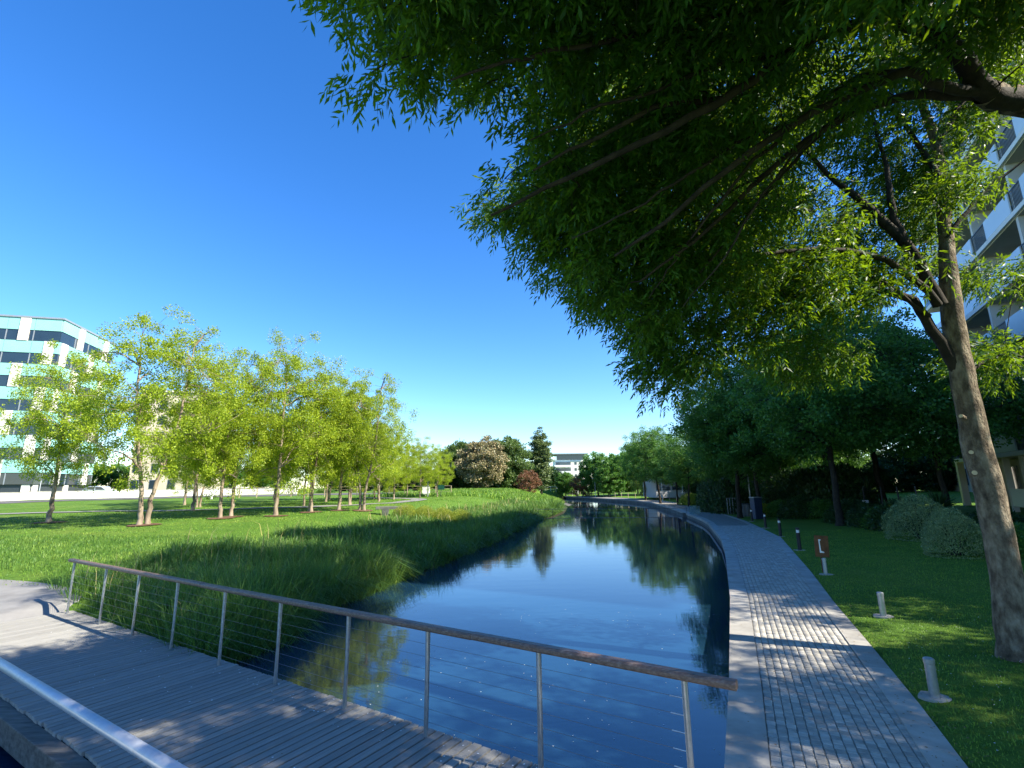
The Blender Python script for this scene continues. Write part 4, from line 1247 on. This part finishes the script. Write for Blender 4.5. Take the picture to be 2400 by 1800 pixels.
AB = fp(26, -11, 1.0)
rear = empty('brick_building', AB)
tag(rear, 'low brick building glimpsed between the shaded trees', 'building')
def rpart(mb, name, mat, parent=None):
    mb.v = [tuple(np.array(p)-AB) for p in mb.v]
    return mb.build(name, mat, parent or rear)
rpart(fbox(13.5, 40, -15, -7, .2, 10.5), 'wall', M['stone_beige'])
rpart(fbox(13.2, 40.3, -15.3, -6.7, 10.5, 10.8), 'roof', M['render_white'])
for k in range(3):
    for b in range(7):
        f_ = rpart(fbox(14.6+3.6*b, 16.6+3.6*b, -7.02, -6.94, 2.0+3*k, 3.9+3*k), 'window', M['frame_grey'])
        rpart(fbox(14.7+3.6*b, 16.5+3.6*b, -6.95, -6.92, 2.1+3*k, 3.8+3*k), 'pane', M['glass_dark'], f_)

# ------------------------------------------------------------------ glass office on the left
c0 = at(150, 748, 76)
GU = np.array([.97, .23, 0]); GU /= np.linalg.norm(GU)     # along the sunlit front, to the right
GV = np.array([-.23, .97, 0]); GV /= np.linalg.norm(GV)    # back along the side face
ROOF = float(c0[2])
GC = np.array([c0[0], c0[1], 0])
off = empty('office_building', (GC[0]-8, GC[1]+10, 1.4))
AB = np.array(off.location)
def opart(mb, name, mat, parent=None):
    mb.v = [tuple(np.array(p)-AB) for p in mb.v]
    return mb.build(name, mat, parent or off)
tag(off, 'office building of turquoise glass bands and staggered white stone piers', 'building')
def face_box(org, du, dn, u0, u1, n0, n1, z0, z1):
    c = org + du*(u0+u1)/2 + dn*(n0+n1)/2 + UZ*(z0+z1)/2
    return MB().box(c, (u1-u0, n1-n0, z1-z0), du, dn)
# core volume
LEN_F, LEN_S = 26.0, 14.2
core = MB().prism([tuple((GC-GU*LEN_F+GV*.3)[:2]), tuple((GC-GU*.3+GV*.3)[:2]), tuple((GC-GU*.3+GV*LEN_S)[:2]), tuple((GC-GU*LEN_F+GV*LEN_S)[:2])], .5, ROOF-.15)
opart(core, 'core', M['frame_dark'])
cap = MB().prism([tuple((GC-GU*(LEN_F+.2)-GV*.25)[:2]), tuple((GC+GU*.25-GV*.25)[:2]), tuple((GC+GU*.25+GV*(LEN_S+.2))[:2]), tuple((GC-GU*(LEN_F+.2)+GV*(LEN_S+.2))[:2])], ROOF-.15, ROOF+.12)
opart(cap, 'roof_edge', M['frame_grey'])
for face in (0, 1):
    if face == 0: org, du, dn, LN = GC, -GU, -GV, LEN_F      # front, outward -GV
    else: org, du, dn, LN = GC, GV, GU, LEN_S
    for k in range(7):
        z1 = ROOF - .16 - 3.6*k
        zs = z1 - 1.9
        z0 = z1 - 3.6
        step = 3.5
        nbx = int(LN/step)
        for b in range(nbx):
            u0, u1 = b*step, (b+1)*step
            opart(face_box(org, du, dn, u0+.03, u1-.03, -.02, .12, zs+.02, z1-.02), 'spandrel_panel', M['teal'])
            wn = opart(face_box(org, du, dn, u0+.03, u1-.03, -.10, .02, z0+.04, zs-.02), 'window', M['glass_dark'])
            opart(face_box(org, du, dn, u1-.06, u1+.06, .0, .09, z0+.03, zs-.01), 'mullion', M['frame_grey'], wn)
        u = 1.2 if k % 2 else 4.75
        while u < LN-1:
            opart(face_box(org, du, dn, u-.65, u+.65, -.05, .22, z0, z1+.0 if k else z1-.02), 'stone_pier', M['stone_cream'])
            u += 7.0
    zb = ROOF-.16-3.6*7
    u = .9
    while u < LN:
        opart(face_box(org, du, dn, u-.5, u+.5, -.8, -.1, .4, zb), 'column', M['stone_cream'])
        opart(face_box(org, du, dn, u+.7, u+5.8, .0-1.2, -.9, .5, zb-.2), 'lobby_glass', M['glass_teal'])
        u += 7.0

# ------------------------------------------------------------------ cream building behind the birches
cb0 = at(492, 935, 105); cb0[2] = 0
CU_ = GU; CV_ = GV
AB = np.array([cb0[0]-12, cb0[1]+6, 1.5])
crm = empty('cream_building', AB)
tag(crm, 'cream stone building half hidden behind the birch crowns', 'building')
def cpart(mb, name, mat, parent=None):
    mb.v = [tuple(np.array(p)-AB) for p in mb.v]
    return mb.build(name, mat, parent or crm)
ztop = float(at(480, 922, 105)[2])
cpart(MB().prism([tuple((cb0-CU_*13)[:2]), tuple(cb0[:2]), tuple((cb0+CV_*16)[:2]), tuple((cb0-CU_*13+CV_*16)[:2])], .5, ztop), 'wall', M['stone_beige'])
cpart(MB().prism([tuple((cb0-CU_*13.4-CV_*.4)[:2]), tuple((cb0+CU_*.4-CV_*.4)[:2]), tuple((cb0+CU_*.4+CV_*16.4)[:2]), tuple((cb0-CU_*13.4+CV_*16.4)[:2])], ztop, ztop+.4), 'roof', M['stone_cream'])
for k in range(6):
    for b in range(4):
        z0 = 2.5+3.3*k
        if z0+1.9 > ztop-.6: continue
        f_ = cpart(face_box(cb0, -CU_, -CV_, 1.2+3.3*b, 2.7+3.3*b, -.05, .04, z0, z0+1.9), 'window', M['frame_grey'])
        cpart(face_box(cb0, -CU_, -CV_, 1.3+3.3*b, 2.6+3.3*b, .03, .06, z0+.1, z0+1.8), 'pane', M['glass_dark'], f_)

# ------------------------------------------------------------------ far apartment block beyond the poplar
fa = at(1332, 1100, 250); AB = np.array([fa[0], fa[1]+8, 1.5])
farb = empty('distant_building', AB)
tag(farb, 'distant pale apartment block with flat overhanging roof and balconies', 'building')
def dpart(mb, name, mat, parent=None):
    mb.v = [tuple(np.array(p)-AB) for p in mb.v]
    return mb.build(name, mat, parent or farb)
xl, xm, xr = at(1302, 1100, 250)[0], at(1338, 1100, 250)[0], at(1376, 1100, 250)[0]
yf = float(fa[1])
zr = float(at(1332, 1064, 250)[2])
dpart(MB().box(((xl+xr)/2, yf+8, (zr-3)/2), (xr-xl, 16, zr-3)), 'wall', M['render_white'])
dpart(MB().box(((xm+xr)/2, yf-.1, (zr-3.4)/2), (xr-xm, .3, zr-3.4)), 'wall_panel', M['stone_cream'])
dpart(MB().box(((xl+xr)/2, yf+8, zr-1.6), (xr-xl-1.6, 14, 2.8)), 'penthouse', M['glass_dark'])
dpart(MB().box(((xl+xr)/2-.6, yf+7, zr+.1), (xr-xl+2.4, 18, .5)), 'roof', M['frame_grey'])
for k in range(5):
    z = zr-6.2-3.1*k
    if z < 4: break
    dpart(MB().box(((xl+xm)/2, yf-.06, z+1.4), (xm-xl-.4, .3, 1.5)), 'window', M['glass_dark'])
    dpart(MB().box(((xl+xm)/2-.4, yf-.8, z+.1), (xm-xl+.6, 1.6, 1.0)), 'balcony', M['render_white'])
    for q in (.3, .62):
        dpart(MB().box((xm+(xr-xm)*q, yf-.28, z+1.5), (1.1, .1, 1.3)), 'window', M['glass_dark'])

# ------------------------------------------------------------------ low glazed building right of the bend
AB = np.array([30.5, 80.0, 1.5])
low = empty('low_building', AB)
tag(low, 'low building with bluish glazing beyond the sunlit tree trunks', 'building')
def lpart(mb, name, mat, parent=None):
    mb.v = [tuple(np.array(p)-AB) for p in mb.v]
    return mb.build(name, mat, parent or low)
lpart(MB().box((36, 84, 3.8), (26, 8, 6.8)), 'wall', M['render_grey'])
for b in range(10):
    x = 24.2 + 2.5*b
    f_ = lpart(MB().box((x, 79.98, 2.9), (2.2, .14, 2.6)), 'window', M['frame_dark'])
    lpart(MB().box((x, 79.88, 2.9), (2.0, .08, 2.4)), 'pane', M['glass_dark'], f_)
    lpart(MB().box((x, 79.95, 5.4), (2.3, .12, 1.9)), 'glass_band', M['glass_teal'])

# ------------------------------------------------------------------ bollards, sign, bins, lamps on the right
def black_bollard(p, label=None, sink=0):
    e = empty('path_bollard', p)
    MB().tube([(0, 0, -.05), (0, 0, .62)], .065, 18).build('shaft', M['black_paint'], e, smooth=False)
    MB().tube([(0, 0, .62), (0, 0, .72)], .052, 18).build('lamp_collar', M['white_paint'], e)
    MB().tube([(0, 0, .72), (0, 0, .79), (0, 0, .80)], [.066, .066, .05], 18).build('cap', M['black_paint'], e)
    MB().box((0, 0, .005), (.34, .24, .03)).build('base_plate', M['concrete'], e)
    return e
proto = None
labs = ['black bollard lamp next after the rusty sign along the lawn edge', 'second black bollard lamp beyond the rusty sign', 'third black bollard lamp beyond the rusty sign', 'black bollard lamp standing before the dark blue cabinet']
pos = [(1875, 1290), (1830, 1258), (1795, 1238), (1763, 1222)]
for i, (px, py) in enumerate(pos):
    g = onground(px, py)
    if proto is None:
        proto = black_bollard(g); o = proto
    else:
        o = copy_tree(proto); o.location = g
    tag(o, labs[i], 'bollard', 'black bollard lamps along the path')
for i, yv in enumerate((41, 46, 51, 57, 64)):
    o = copy_tree(proto); x = Rb(yv)+.5; o.location = (x, yv, gzs(x, yv))
    tag(o, 'small far black bollard lamp along the path past the weir', 'bollard', 'far black bollard lamps past the weir')

def steel_bollard(p, label):
    e = empty('steel_bollard', p)
    MB().tube([(0, 0, -.04), (0, 0, .36), (0, 0, .362)], [.05, .05, .046], 20).build('shaft', M['steel'], e, smooth=False)
    MB().tube([(0, 0, .364), (0, 0, .41), (0, 0, .42)], [.054, .054, .04], 20).build('cap', M['steel'], e)
    mb = MB(); n = 11; r = np.random.default_rng(int(p[1]*10))
    poly = [(math.cos(a)*r.uniform(.13, .2), math.sin(a)*r.uniform(.11, .16)) for a in np.linspace(0, 2*PI, n, endpoint=False)]
    mb.prism(poly, -.05, .022); mb.build('footing', M['concrete'], e)
    return tag(e, label, 'bollard', 'short steel bollards on the lawn')
steel_bollard(onground(2192, 1637), 'short steel bollard nearest the mottled ash trunk')
steel_bollard(onground(2071, 1446), 'short steel bollard between the ash trunk and the rusty sign')
gs = onground(1936, 1347)
steel_bollard(gs, 'short steel bollard touching the rusty sign')
e = empty('rusty_sign', gs + np.array([.12, .30, 0]), -.25)
tag(e, 'rust-brown steel sign panel with a white mark', 'sign')
MB().box((0, 0, .37), (.045, .02, .84)).build('stake', M['corten'], e)
pn = MB().box((0, -.02, .69), (.34, .02, .56)).build('panel', M['corten'], e)
pn.rotation_euler = (0, .05, 0)
mb = MB()
mb.extrude([(-.075, .17), (-.02, .17), (-.02, .15), (-.045, .13), (-.025, -.13), (.045, -.15), (.05, -.18), (-.055, -.18)], (0, -.034, .70), (1, 0, 0), (0, 1, 0), (0, 0, 1), .002)
mb.build('white_mark', M['white_paint'], pn)

g = onground(1768, 1222)
cabx, caby = g[0]+1.0, g[1]+1.6
e = empty('utility_cabinet', (cabx, caby, gzs(cabx, caby)), .3)
tag(e, 'dark blue upright cabinet among the bollards', 'cabinet')
MB().box((0, 0, .72), (.62, .4, 1.4)).build('body', M['cabinet_blue'], e, bevel=.01)
MB().box((0, 0, 1.45), (.68, .46, .06)).build('lid', M['frame_grey'], e)
MB().box((-.02, -.205, .7), (.52, .015, 1.2)).build('door', M['cabinet_blue'], e)
for i, (px, py) in enumerate([(1738, 1214), (1748, 1214)]):
    g = onground(px, py)
    e = empty('litter_bin', g + np.array([.9, 1.4, .02]), .2+.2*i)
    tag(e, ['grey slatted litter bin by the leaning tree trunk', 'grey slatted litter bin against the slim lamp post'][i], 'bin', 'litter bins')
    MB().tube([(0, 0, -.02), (0, 0, .85)], .23, 16).build('drum', M['bin_grey'], e)
    for k in range(16):
        a = 2*PI*k/16
        MB().box((math.cos(a)*.245, math.sin(a)*.245, .43), (.025, .06, .8), (math.cos(a), math.sin(a), 0), (-math.sin(a), math.cos(a), 0)).build('slat', M['bin_grey'], e)
    MB().tube([(0, 0, .85), (0, 0, .9), (0, 0, .93)], [.26, .26, .18], 16).build('lid', M['frame_dark'], e)

def lamp(x, y, h, label, arm=.5, rz=0.0):
    e = empty('street_lamp', (x, y, gzs(x, y)), rz)
    tag(e, label, 'lamp post')
    MB().tube([(0, 0, -.1), (0, 0, .8), (0, 0, h)], [.06, .05, .03], 10).build('pole', M['galv'], e)
    MB().tube([(0, 0, h-.05), (-arm*.5, 0, h+.05), (-arm, 0, h+.05)], .02, 8).build('arm', M['galv'], e)
    MB().box((-arm-.12, 0, h+.04), (.4, .16, .07)).build('lamp_head', M['frame_grey'], e, bevel=.02)
    return e
g = onground(1757, 1208); lamp(g[0]+.9, g[1]+1.5, 3.9, 'slim pale lamp post between bins and blue cabinet')
lamp((1388-1200)/F*104, 104, 3.9, 'slim lamp post on the far quay', .35)
lamp((1541-1200)/F*72, 72, 3.8, 'slim lamp post by the pale tree trunks', .35)
lamp((1588-1200)/F*74, 74, 4.6, 'taller lamp post before the low glazed building', .4)
lamp(-9.6, 56, 4.2, 'white lamp post by the paddock fence', .3)
lamp(-63, 66, 6.5, 'street lamp along the road in front of office', .9)

# ------------------------------------------------------------------ weir with wire railing
xw0, xw1 = Eb(WEIR)-.4, Lb(WEIR)+.1
e = empty('weir', (0, 0, 0)); tag(e, 'low concrete weir sill across the canal', 'weir')
MB().box(((xw0+xw1)/2, WEIR+.13, -.75), (xw1-xw0, .26, .82)).build('sill', M['wall_conc'], e)
MB().box((xw1-.2, WEIR+.13, -.2), (.4, .3, .4)).build('abutment', M['wall_conc'], e)
e = empty('weir_railing', (0, 0, 0)); tag(e, 'thin dark wire railing spanning the weir', 'railing')
for k in range(9):
    x = xw0 + (xw1-xw0)*k/8
    MB().tube([(x, WEIR+.1, -.6), (x, WEIR+.1, .42)], .016, 6).build('post', M['frame_dark'], e)
for z, r in ((.42, .02), (.18, .006), (-.05, .006)):
    MB().tube([(xw0, WEIR+.1, z), (xw1, WEIR+.1, z)], r, 6).build('wire' if r < .01 else 'top_rail', M['frame_dark'], e)
e = empty('weir_gate', (0, 0, 0)); tag(e, 'small barred gate with glass screen where the weir meets the path', 'gate')
for i in range(6):
    x = Rb(WEIR-3)+.2+.22*i
    MB().tube([(x, WEIR-3, 0), (x, WEIR-3, 1.3)], .02, 6).build('bar', M['frame_grey'], e)
MB().box((Rb(WEIR-3)+.75, WEIR-3, 1.3), (1.2, .03, .03)).build('top_rail', M['frame_grey'], e)
mgl, tgl, bgl = nodes('screen_glass')
bgl.inputs['Base Color'].default_value = (.55, .75, .75, 1); bgl.inputs['Transmission Weight'].default_value = .85; bgl.inputs['Roughness'].default_value = .1
MB().box((Lb(WEIR-2)+.45, WEIR-2, .36), (.9, .03, .68)).build('glass_screen', mgl, e)

# ------------------------------------------------------------------ far fence, quay posts, bench and the rest of the left lawn
def fence(name, pts, h, step, label, mat_p, mesh=True):
    e = empty(name, (pts[0][0], pts[0][1], 0)); tag(e, label, 'fence')
    b = np.array([pts[0][0], pts[0][1], 0])
    P = np.array(pts, float)
    ds_ = np.concatenate([[0], np.cumsum(np.hypot(*np.diff(P, axis=0).T))])
    ss = np.arange(0, ds_[-1], step)
    Q = np.stack([np.interp(ss, ds_, P[:, 0]), np.interp(ss, ds_, P[:, 1])], 1)
    Z = gz(Q[:, 0], Q[:, 1])
    for (x, y), z in zip(Q, Z):
        MB().tube([np.array([x, y, z-.1])-b, np.array([x, y, z+h])-b], .055, 7).build('post', mat_p, e)
    for hh in (.35, .7, .98):
        MB().tube([np.array([x, y, z+h*hh])-b for (x, y), z in zip(Q, Z)], .012 if hh < .9 else .022, 5).build('wire', mat_p, e)
    return e
fence('paddock_fence', [(-34, 58), (-24, 60), (-14, 61.5), (-6.5, 62.5)], 1.15, 1.9, 'post and wire fence behind the birch grove', M['wood_post'])
fence('quay_fence', [(15.9, 118), (19, 108), (22.5, 92), (24.0, 82), (24.2, 74), (23, 64)], 1.0, 3.0, 'pale post fence following the far quay', M['wood_post'])
fence('canal_end_fence', [(6.5, 119.5), (16.5, 119.5)], 1.1, 1.3, 'white railing across the far end of canal', M['white_paint'])
ribbon('quay', [(15.4, 117), (17.2, 108), (20.3, 94), (21.6, 84)], 1.6, M['gravel_path'], 'sunlit pale quay path along the far canal', 30, .06, 3)

def bench(px, py, label):
    g = onground(px, py)
    e = empty('stone_bench', g, .25); tag(e, label, 'bench')
    MB().box((0, 0, .47), (1.9, .55, .16)).build('seat', M['wall_conc'], e, bevel=.02)
    for s in (-.38, .42):
        MB().box((s, 0, .185), (.34, .44, .41), taper=1.25).build('leg', M['wall_conc'], e, bevel=.02)
bench(918, 1209, 'stone slab bench on two blocks beside the pale shrubs')
g = onground(492, 1168)
e = empty('white_bench', (-33.5, 54, gzs(-33.5, 54)), .2); tag(e, 'white painted bench at the lawn edge by road', 'bench')
MB().box((0, 0, .45), (1.7, .4, .06)).build('seat', M['white_paint'], e)
MB().box((0, .24, .78), (1.7, .05, .3)).build('backrest', M['white_paint'], e)
for s in (-.7, .7): MB().box((s, .05, .2), (.08, .4, .48)).build('leg', M['white_paint'], e)
e = empty('green_sign', ((1035-1200)/F*56, 56, gzs(-8.1, 56)), 0); tag(e, 'small dark green board on a post in the meadow', 'sign')
MB().tube([(0, 0, -.05), (0, 0, 1.0)], .03, 8).build('post', M['frame_dark'], e)
MB().box((0, -.04, 1.05), (.75, .04, .5)).build('board', M['green_sign'], e)
e = empty('grey_cabinet', (-12.2+1.7, 60, gzs(-10.5, 60)), .1); tag(e, 'pale grey box cabinet by the paddock fence', 'cabinet')
MB().box((0, 0, .55), (.9, .5, 1.1)).build('body', M['render_white'], e, bevel=.02)
MB().box((0, 0, 1.12), (.98, .58, .05)).build('lid', M['frame_grey'], e)

# low wall beyond the road, in capped sections
e = empty('low_wall', (-60, 60, 0)); tag(e, 'low cream stone wall beyond the road', 'wall')
wp = spline([(p[0]-7.5+.04*p[1], p[1]+5.5, 0) for p in road_pts[:5]], 14)
for i in range(len(wp)-1):
    a, b = wp[i], wp[i+1]
    d = b-a; L_ = np.linalg.norm(d); d /= L_
    n_ = np.array([-d[1], d[0], 0]); z = gzs(*((a+b)/2)[:2])
    c = (a+b)/2 - np.array([-60, -(-60), 0])*0 - np.array([-60, 60, 0])
    MB().box(c+UZ*(z+.4), (L_-.02, .3, 1.0), d, n_).build('wall_section', M['stone_cream'], e)
    MB().box(c+UZ*(z+.93), (L_-.01, .4, .06), d, n_).build('coping', M['concrete'], e)

# parked car
g = np.array([-58.0, 70.0, 0]); g[2] = gzs(g[0], g[1])
e = empty('parked_car', g, .12); tag(e, 'silver hatchback parked by the office building', 'car')
prof = [(-2.0, .25), (2.0, .25), (2.05, .6), (1.95, .8), (1.1, .93), (.45, 1.4), (-1.2, 1.46), (-1.85, 1.05), (-2.05, .9), (-2.08, .5)]
MB().extrude(prof, (0, 0, 0), (1, 0, 0), (0, 1, 0), (0, 0, 1), .82).build('body', M['car_paint'], e, bevel=.06)
MB().extrude([(.92, .95), (.38, 1.34), (-.35, 1.38), (-.35, .95)], (0, 0, 0), (1, 0, 0), (0, 1, 0), (0, 0, 1), .83).build('front_window', M['glass_dark'], e)
MB().extrude([(-.45, .95), (-.45, 1.38), (-1.15, 1.39), (-1.7, 1.02)], (0, 0, 0), (1, 0, 0), (0, 1, 0), (0, 0, 1), .83).build('rear_window', M['glass_dark'], e)
for x in (-1.25, 1.3):
    for y in (-.78, .78):
        wh = MB().tube([(x, y-.1, .31), (x, y+.1, .31)], .31, 18).build('wheel', M['rubber'], e)
        MB().tube([(x, y-.11, .31), (x, y+.11, .31)], .19, 14).build('rim', M['steel'], wh)
for y in (-.6, .6):
    MB().box((2.03, y, .68), (.06, .32, .14)).build('headlight', M['white_paint'], e)

# radio mast far behind the chestnuts
x = (1076-1200)/F*300
e = empty('radio_mast', (x, 300, 1)); tag(e, 'thin distant mast above the chestnut trees', 'mast')
MB().tube([(0, 0, -1), (0, 0, 31)], [.25, .12], 6).build('pole', M['frame_dark'], e)

# garden fence and notice behind the right-hand border
e = empty('garden_fence', (0, 0, 0)); tag(e, 'dark post fence at the back of the right-hand border', 'fence')
fpts = [onground(px, py)+np.array([1.8, 2.6, 0]) for px, py in ((1960, 1225), (2037, 1232), (2085, 1240), (2130, 1246))]
fpts.append(fpts[-1]+(fpts[-1]-fpts[-2])*1.0)
for p in fpts:
    z = gzs(p[0], p[1])
    MB().tube([(p[0], p[1], z-.1), (p[0], p[1], z+1.9)], .035, 8).build('post', M['black_paint'], e)
for h_ in (.5, 1.1, 1.7):
    MB().tube([(p[0], p[1], gzs(p[0], p[1])+h_) for p in fpts], .008, 5).build('wire', M['black_paint'], e)
e = empty('notice', fpts[1]+np.array([0, -.06, gzs(fpts[1][0], fpts[1][1])*0+1.0]), -.3); tag(e, 'small white notice fixed to a fence post', 'notice')
MB().box((0, 0, 0), (.3, .015, .38)).build('sheet', M['white_paint'], e)
MB().box((0, -.004, .0), (.34, .008, .42)).build('backing', M['frame_dark'], e).location = (0, .02, 0)

# dry leaf litter on the path, the deck and the lawn edge
M['litter'] = plain('litter', (0.20, 0.13, 0.06), 0.9, var=0.4)
n = 520
Y = 4.2 + 16*rg.uniform(0, 1, n)**1.6
f_ = np.where(rg.uniform(size=n) < .6, rg.uniform(.86, 1.12, n), rg.uniform(.02, 1.0, n))
X = Lb(Y) + f_*(Rb(Y)-Lb(Y))
specks('leaf_litter', X, Y, np.maximum(gz(X, Y)+.03, .024), .011, M['litter'], 'dry brown leaf litter along the path and lawn edge', 6)
n = 160
pp = np.array([bp_(a_, b_) for a_, b_ in zip(rg.uniform(0, 12, n), rg.uniform(2.3, 4.2, n))])
specks('deck_litter', pp[:, 0], pp[:, 1], np.full(n, .0065), .009, M['litter'], 'small dry leaf fragments on the deck planks', 7)

# straw-coloured seed stems among the bank tufts
M['straw'] = leaf_mat('straw', (0.22, 0.2, 0.08), (0.42, 0.36, 0.17), (0.4, 0.35, 0.15), tmix=0.25)
n = 900
k_ = rg.integers(0, len(tx), n)
X = tx[k_] + rg.normal(size=n)*.15; Y = ty[k_] + rg.normal(size=n)*.15
blades(np.stack([X, Y, np.maximum(gz(X, Y), -.45)], 1), rg.uniform(.55, 1.05, n), (.005+.0006*Y)*rg.uniform(.7, 1.3, n), rg.normal(size=(n, 3))*np.array([.3, .3, 0]), 12, 'seed_stems', M['straw'], 'dry straw seed stems standing in the bank grass')
